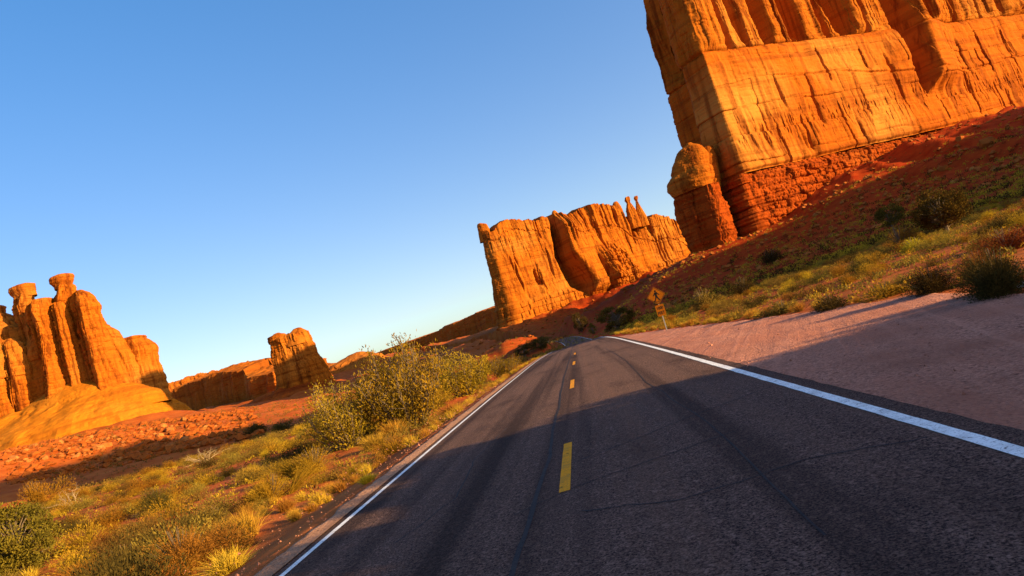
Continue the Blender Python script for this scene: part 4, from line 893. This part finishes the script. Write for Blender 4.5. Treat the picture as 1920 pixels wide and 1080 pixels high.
hero('round_bush', 735, 846, 34, 40, MS(15, n=2400, L=.07), 'rust', 'small dark brown bush at the verge below the tallest shrub')
hero('round_bush', 395, 985, 40, 80, MS(16, n=8000, L=.05, W=.016), 'sage', 'low olive bush above the tall foreground grass')
hero('round_bush', 240, 1075, 62, 105, MS(17, n=9000, L=.045, W=.015), 'sage', 'olive bush at the bottom edge right of the juniper')
# right of the road
hero('juniper_tree', 1776, 436, 84, 92, clumpy(21, 9000, 70, 1.0, .1, .045, .022, .13, .2), 'juniper', 'dark juniper tree, tallest on the flat right of the lot', 'tree', stem_name='trunk', leaf_name='crown')
hero('juniper_tree', 1678, 430, 48, 52, clumpy(22, 5000, 45, 1.0, .1, .05, .025, .14, .2), 'juniper', 'smaller juniper left of the tallest one', 'tree', stem_name='trunk', leaf_name='crown')
hero('rusty_bush', 1690, 462, 46, 62, MS(23, n=2600, L=.07, W=.02), 'rust', 'rust-brown twiggy bush in front of the smaller juniper')
hero('rabbitbrush', 1716, 470, 28, 46, MS(24, n=2200), 'willow', 'bright yellow-green bush right of the rust-brown one')
hero('juniper_tree', 1160, 618, 46, 74, clumpy(25, 7000, 60, 1.0, .02, .045, .022, .13, .1), 'juniper', 'broad round juniper left of the road sign', 'tree', stem_name='trunk', leaf_name='crown')
hero('juniper_tree', 1113, 627, 22, 20, clumpy(26, 2500, 30, .9, .02, .06, .03, .14, .7), 'juniper', 'small pointed juniper between road edge and the round juniper', 'tree', stem_name='trunk', leaf_name='crown')
hero('juniper_tree', 1092, 622, 40, 28, clumpy(27, 3500, 34, 1.0, .02, .06, .03, .15, .5), 'dark', 'dark upright juniper at the crest of the road', 'tree', stem_name='trunk', leaf_name='crown')
hero('juniper_tree', 1018, 655, 26, 42, clumpy(28, 3500, 34, 1.0, .02, .06, .03, .15, .2), 'dark', 'dark juniper left of the road at the crest', 'tree', stem_name='trunk', leaf_name='crown')
hero('juniper_tree', 985, 668, 24, 38, clumpy(29, 3500, 34, 1.0, .02, .06, .03, .15, .2), 'dark', 'dark juniper left of the crest, behind the small leafy shrub', 'tree', stem_name='trunk', leaf_name='crown')
hero('round_bush', 1450, 490, 28, 38, MS(31, n=2200), 'dark', 'round dark bush on the bare red slope')
hero('round_bush', 1397, 552, 38, 36, MS(32, n=2400), 'dark', 'dark upright bush amid the scrub right of the sign')
hero('round_bush', 1322, 576, 40, 50, MS(33, n=2800), 'sage', 'tall olive bush right of the road sign')
hero('round_bush', 1560, 580, 32, 62, MS(34, n=2800), 'dark', 'low dark mound at the edge of the sunlit gravel')
hero('rabbitbrush', 1655, 556, 30, 70, MS(35, n=2800), 'rabbit', 'bright golden bush at the gravel edge where the shade begins')
hero('round_bush', 1752, 548, 56, 80, MS(36, n=8000, L=.045, W=.018), 'dark', 'large dark bush left of the path into the scrub')
hero('round_bush', 1880, 552, 92, 110, MS(37, n=15000, L=.035, W=.016), 'dark', 'largest dark bush at the right edge beside the path')
hero('rusty_bush', 1842, 522, 58, 60, MS(38, n=8000, L=.045, W=.012), 'rust', 'brown grassy bush behind the largest dark bush')
hero('rabbitbrush', 1470, 586, 26, 66, MS(39, n=2600), 'sage', 'wide olive bush on the gravel edge left of the low dark mound')
hero('rusty_bush', 1890, 470, 48, 90, MS(30, n=3000, L=.07, W=.02), 'rust', 'orange-tipped bush above the largest dark bush')
# tall foreground grass
def grassy(px, py, hpx, wpx, label, seed, mat='straw'):
    p = spot(px, py); k = p[1]/F_PX; me = tuft(seed, 900, .5, .010).mesh('grass_clump', M[mat])
    o = plant('grass_clump', p[0], p[1], hpx*k, label, 'grass', mesh=me); o.scale = (wpx*k*1.3, wpx*k*1.3, hpx*k*1.05)
for i, q in enumerate([(462, 1008, 66, 70, 'tall pale grass clump above the dirt verge'), (537, 958, 34, 44, 'small golden grass clump on the dirt verge'), (430, 1075, 60, 90, 'tall golden grass at the bottom edge beside the verge'), (330, 1085, 52, 100, 'tall golden grass at the bottom edge below the rust-brown bush'), (150, 1085, 44, 90, 'golden grass at the bottom edge near the juniper'),
     (705, 842, 40, 60, 'pale feathery grass below the loose leafy shrub'), (740, 818, 40, 60, 'golden grass at the foot of the tallest shrub'), (850, 778, 30, 60, 'golden grass along the road edge past the tallest shrub'), (470, 900, 36, 50, 'upright grass clump behind the spiky golden bush'), (690, 905, 22, 40, 'green grass tuft at the edge of the gravel shoulder'), (668, 890, 26, 34, 'low green grass tuft on the dirt above the shoulder')]):
    grassy(*q, seed=300+i, mat='straw' if i < 9 else 'willow')
# scattered shrubs of the flats
def free(x, y, r): return all((x-a)**2+(y-b)**2 > (r+c)**2*.55 for a, b, c in TAKEN)
def visible(x, y): 
    c = BASIS.T@np.array([x, y, -1.0-EYE+1]); u, v = CX+F_PX*c[0]/max(c[2], .1), CY+F_PX*c[1]/max(c[2], .1)
    return c[2] > 0 and -60 < u < 1980 and -60 < v < 1180
def scatter(kind, n, region, hr, label, group, cat='bush', wide=1.0):
    k = t = 0
    while k < n and t < n*60:
        t += 1; x, y = region()
        h = random.uniform(*hr)
        if not visible(x, y) or not free(x, y, h*.5*wide): continue
        GROUPS.setdefault((group, label), []).append(plant(kind, x, y, h, label, cat, group, wide)); k += 1
def left_flat():
    y = 8+74*random.random()**.8; return -6.2-random.random()**.9*(y*.95+6), y
def right_flat():
    y = 15+95*random.random()**.8; e = float(lot_edge(y)) if y < 57 else 4.0; return e+.6+random.random()**1.0*(y*.72-4), y
def left_near():
    y = 6.5+14*random.random(); return -6.4-(1.0 if y < 14 else 0)-random.random()*(y*.8), y
def left_edge():
    y = 14+80*random.random(); return float(road_x(y))-4.5-abs(random.gauss(0, .55))-(1.6 if y < 20 else 0), y
def right_edge():
    y = 19+70*random.random(); return (float(lot_edge(y)) if y < 57 else float(road_x(y))+4.2)+.2+abs(random.gauss(0, .6)), y
scatter('grass_clump', 120, left_edge, (.25, .5), 'golden dry grass clump on the left verge of the road', 'grass on the left verge', 'grass', 1.2)
scatter('grass_clump', 110, right_edge, (.25, .5), 'golden dry grass clump along the far edge of the gravel lot', 'grass along the lot edge', 'grass', 1.3)
scatter('sagebrush', 175, left_flat, (.45, 1.0), 'low olive sagebrush on the flat left of the road', 'sagebrush left of the road')
scatter('rabbitbrush', 160, left_flat, (.45, .95), 'yellowish rabbitbrush on the flat left of the road', 'rabbitbrush left of the road', wide=1.15)
scatter('dark_bush', 52, left_flat, (.6, 1.1), 'dark scrub bush on the flat left of the road', 'dark bushes left of the road')
scatter('sagebrush', 120, right_flat, (.4, .85), 'low olive sagebrush on the flat right of the lot', 'sagebrush right of the lot')
scatter('rabbitbrush', 130, right_flat, (.35, .75), 'yellowish rabbitbrush on the flat right of the lot', 'rabbitbrush right of the lot', wide=1.15)
scatter('dark_bush', 48, right_flat, (.5, .9), 'dark scrub bush on the flat right of the lot', 'dark bushes right of the lot')
scatter('rusty_bush', 24, left_near, (.3, .6), 'small rusty bush in the near scrub left of the road', 'rusty bushes left of the road')
scatter('sagebrush', 45, left_near, (.2, .45), 'small olive sagebrush sprig in the near left foreground', 'small sagebrush in the left foreground')
scatter('grass_clump', 50, left_near, (.2, .5), 'pale thin grass tuft in the near left foreground', 'grass in the left foreground', 'grass', 1.2)
scatter('rusty_bush', 26, right_flat, (.4, .8), 'rusty twiggy bush on the flat right of the lot', 'rusty bushes right of the lot')
for (grp, lab), os_ in GROUPS.items():
    left = ' left ' in lab; sub = [m for m in MARKS if (m[0] < -2) == left]
    rank_labels(os_, sub, re.split(r' on the | along | in the ', lab)[0]+('' if 'near ' in lab else ' by the lot' if 'lot edge' in grp else ' on the verge' if 'verge' in grp else ''))
rank_labels(FIELD, BIGM, 'angular orange boulder')
rank_labels(SLOPE, SLOPEM, 'small broken rock')
# countless small tufts
def tufts(name, n, region, size, mat, label, seed, leaves=26):
    g = np.random.default_rng(seed); x, y = region(n, g); z = gfast(x, y); s = g.uniform(*size, n)*np.interp(np.hypot(x, y), [0, 60, 300], [1, 1.1, 1.7])
    k = np.repeat(np.arange(n), leaves); d = dirs(n*leaves, g, .05); r = g.random(n*leaves)**.4
    C = np.stack([x[k], y[k], z[k]], 1)+d*(r*s[k])[:, None]*np.array([.75, .75, .8]); S = Soup()
    S.leaves(C, d+g.normal(size=d.shape)*.5+np.array([0, 0, .5]), .34*s[k]*g.uniform(.6, 1.3, len(k)), .15*s[k], g)
    tag(obj(name, S.mesh(name, M[mat])), label, kind='stuff')
def wedge(x0, x1, y0, y1, p=1.0):
    def f(n, g):
        y = y0+(y1-y0)*g.random(n)**p; return y*(x0+(x1-x0)*g.random(n)), y
    return f
def lf(n, g):
    y = 17+70*g.random(n)**.8; x = -6.4-(g.random(n)**.9)*(y*.95+8); return x, y
def rf(n, g):
    y = 15+110*g.random(n)**.8; e = np.where(y < 57, lot_edge(y), 4.2); return e+.4+g.random(n)*(y*.75-3), y
tufts('low_scrub', 2000, lf, (.14, .36), 'sage', 'low olive tufts covering the flat left of the road', 1)
tufts('low_scrub', 1500, lf, (.14, .36), 'rabbit', 'low golden tufts covering the flat left of the road', 2)
tufts('low_scrub', 3200, rf, (.12, .36), 'sage', 'low olive tufts covering the flat right of the lot', 3)
tufts('low_scrub', 2200, rf, (.12, .34), 'rabbit', 'low golden tufts covering the flat right of the lot', 4)
tufts('shadow_scrub', 60, lambda n, g: (g.uniform(15, 22, n), g.uniform(-4, 9.5, n)), (.4, 1.1), 'dark', 'unseen scrub added to fray the foreground shadow, outside the right edge', 15, 60)  # out of view, added so the bank throws a ragged shadow edge
tufts('far_scrub', 1500, wedge(.06, .74, 95, 240, 1.3), (.4, 1.0), 'dark', 'far dark tufts on the red slope below the great wall', 16, 22)
tufts('far_scrub', 3000, wedge(.06, .74, 95, 265, 1.3), (.35, .9), 'rabbit', 'far small tufts on the red slope below the great wall', 5, 16)
tufts('far_scrub', 2600, wedge(-.85, -.03, 85, 330, 1.2), (.35, .9), 'sage', 'far small tufts on the desert left of the road', 6, 18)
tufts('far_scrub', 1400, wedge(-.12, .2, 140, 560, 1.0), (.35, .8), 'sage', 'far small tufts on the slope below the butte', 7, 14)
def rubble(n, region, size, label, seed):
    g = np.random.default_rng(seed); x, y = region(n, g); z = gfast(x, y); s = size[0]*(size[1]/size[0])**(g.random(n)**2.2)
    oc = np.array([(1, 0, 0), (-1, 0, 0), (0, 1, 0), (0, -1, 0), (0, 0, .8), (0, 0, -.6), (.6, .6, .5), (-.6, .5, .5), (.5, -.7, .45)], float)
    of = np.array([(0, 6, 8), (6, 4, 8), (6, 2, 7), (6, 7, 4), (7, 1, 4), (2, 1, 7), (1, 3, 4), (3, 8, 4), (3, 0, 8), (0, 2, 6), (2, 0, 5), (1, 2, 5), (3, 1, 5), (0, 3, 5)])
    p = oc[None]*s[:, None, None]*g.uniform(.6, 1.3, (n, 9, 3)); a = g.uniform(0, 6.28, n)[:, None]
    V = np.stack([p[..., 0]*np.cos(a)-p[..., 1]*np.sin(a)+x[:, None], p[..., 0]*np.sin(a)+p[..., 1]*np.cos(a)+y[:, None], p[..., 2]+(z+s*.15)[:, None]], -1).reshape(-1, 3)
    tag(obj('rubble', mesh_data('rubble', V, (of[None]+9*np.arange(n)[:, None, None]).reshape(-1, 3), M['boulder'], False)), label, kind='stuff')
rubble(2600, wedge(-.92, -.5, 150, 300, 1.2), (.25, 1.6), 'small rubble among the boulders below the pillar cluster', 21)
rubble(1800, wedge(.1, .72, 150, 330, .8), (.2, 1.4), 'loose rubble on the red slope under the great wall', 22)
rubble(900, wedge(-.16, .16, 280, 600, .8), (.3, 1.8), 'loose rubble on the slope below the butte', 23)
rubble(900, lambda n, g: (-6.5-g.random(n)*70, g.uniform(12, 110, n)), (.03, .22), 'scattered small stones on the left flat', 24)
# ------------------------------------------------------------------ road sign
def road_sign():
    c = atY(1230, 554.6, 40); q = atY(1239.2, 581.5, 40); b = atY(1247, 612, 40)
    x, y = float(c[0]), 40.0; z0 = gz(x, y)
    r = bpy.data.objects.new('road_sign', None); COL.objects.link(r); r.location = (x, y, z0); r.empty_display_size = .3
    r.rotation_euler = (0, 0, math.radians(-6))
    tag(r, 'yellow diamond pedestrian warning sign with distance plate on a thin post', 'sign')
    def poly(name, pts, y0, y1, mat, parent):
        n = len(pts); V = [(p[0], y0, p[1]) for p in pts]+[(p[0], y1, p[1]) for p in pts]; F = [list(range(n)), list(range(2*n-1, n-1, -1))]+[[i, i+n, (i+1) % n+n, (i+1) % n] for i in range(n)]
        me = bpy.data.meshes.new(name); me.from_pydata(V, [], F); me.update(); me.materials.append(mat); o = bpy.data.objects.new(name, me); COL.objects.link(o); o.parent = parent; return o
    def rounded(pts, rad, k=5):
        out = []; n = len(pts)
        for i in range(n):
            a, p, d = (np.array(pts[(i+t) % n], float) for t in (-1, 0, 1)); u, v = (a-p)/np.linalg.norm(a-p), (d-p)/np.linalg.norm(d-p)
            for t in np.linspace(0, 1, k): out.append(tuple((1-t)**2*(p+u*rad)+2*t*(1-t)*p+t*t*(p+v*rad)))
        return out
    h = float(c[2])-z0; hp = float(q[2])-z0
    poly('post', [(-.03, -.3), (.03, -.3), (.03, h+.4), (-.03, h+.4)], .0, .045, M['post'], r)
    D = .54
    dm = poly('warning_panel', rounded([(0, h-D), (D, h), (0, h+D), (-D, h)], .06), -.006, 0, M['sign_yellow'], r)
    B = rounded([(0, h-D+.03), (D-.03, h), (0, h+D-.03), (-D+.03, h)], .05); B2 = rounded([(0, h-D+.055), (D-.055, h), (0, h+D-.055), (-D+.055, h)], .045); m = len(B)
    me = bpy.data.meshes.new('border'); me.from_pydata([(p[0], -.0085, p[1]) for p in B+B2], [], [[i, (i+1) % m, (i+1) % m+m, i+m] for i in range(m)]); me.materials.append(M['sign_black'])
    o = bpy.data.objects.new('border', me); COL.objects.link(o); o.parent = dm
    # walking figure
    parts = [[(.05*math.cos(a)-.02, .255+.055*math.sin(a)) for a in np.linspace(0, 6.28, 14)[:-1]],
             [(-.085, .19), (.03, .195), (.06, .16), (.045, -.03), (-.055, -.03), (-.07, .08)],
             [(-.085, .19), (-.06, .13), (-.12, .04), (-.185, .00), (-.20, .03), (-.145, .08)], [(.03, .195), (.07, .17), (.115, .08), (.175, .03), (.15, -.0), (.075, .06), (.04, .12)],
             [(-.055, -.02), (.03, -.02), (-.02, -.14), (-.10, -.29), (-.175, -.29), (-.10, -.16)], [(-.02, -.02), (.045, -.02), (.075, -.13), (.15, -.25), (.20, -.24), (.19, -.29), (.12, -.30), (.02, -.14)]]
    V, F = [], []
    for k, pts in enumerate(parts):
        F.append(list(range(len(V), len(V)+len(pts)))); V += [(-p[0]*1.05, -.0085-.0004*k, h+p[1]*1.05) for p in pts]
    for sx in (-1, 1):
        F.append(list(range(len(V), len(V)+4))); V += [(sx*.06-.16, -.0112, h-.335+sx*.0), (sx*.06+.16, -.0112, h-.335), (sx*.06+.16, -.0112, h-.315), (sx*.06-.16, -.0112, h-.315)] if sx < 0 else [(-.12, -.0116, h-.385), (.12, -.0116, h-.385), (.12, -.0116, h-.365), (-.12, -.0116, h-.365)]
    me = bpy.data.meshes.new('pedestrian_symbol'); me.from_pydata(V, [], F); me.materials.append(M['sign_black']); o = bpy.data.objects.new('pedestrian_symbol', me); COL.objects.link(o); o.parent = dm
    pl = poly('distance_plate', rounded([(-.25, hp-.33), (.25, hp-.33), (.25, hp+.33), (-.25, hp+.33)], .04), -.006, 0, M['sign_yellow'], r)
    for txt, dz in (('1000', .06), ('FEET', -.23)):
        cu = bpy.data.curves.new('lettering', 'FONT'); cu.body = txt; cu.size = .235; cu.align_x = 'CENTER'; cu.offset = .006; cu.materials.append(M['sign_black'])
        tmp = bpy.data.objects.new('lettering', cu); COL.objects.link(tmp); bpy.context.view_layer.update()
        me = bpy.data.meshes.new_from_object(tmp.evaluated_get(bpy.context.evaluated_depsgraph_get())); bpy.data.objects.remove(tmp)
        o = bpy.data.objects.new('lettering', me); COL.objects.link(o); o.parent = pl; o.location = (0, -.009, hp+dz); o.rotation_euler = (math.pi/2, 0, 0); o.scale = (.82, 1, 1)
road_sign()
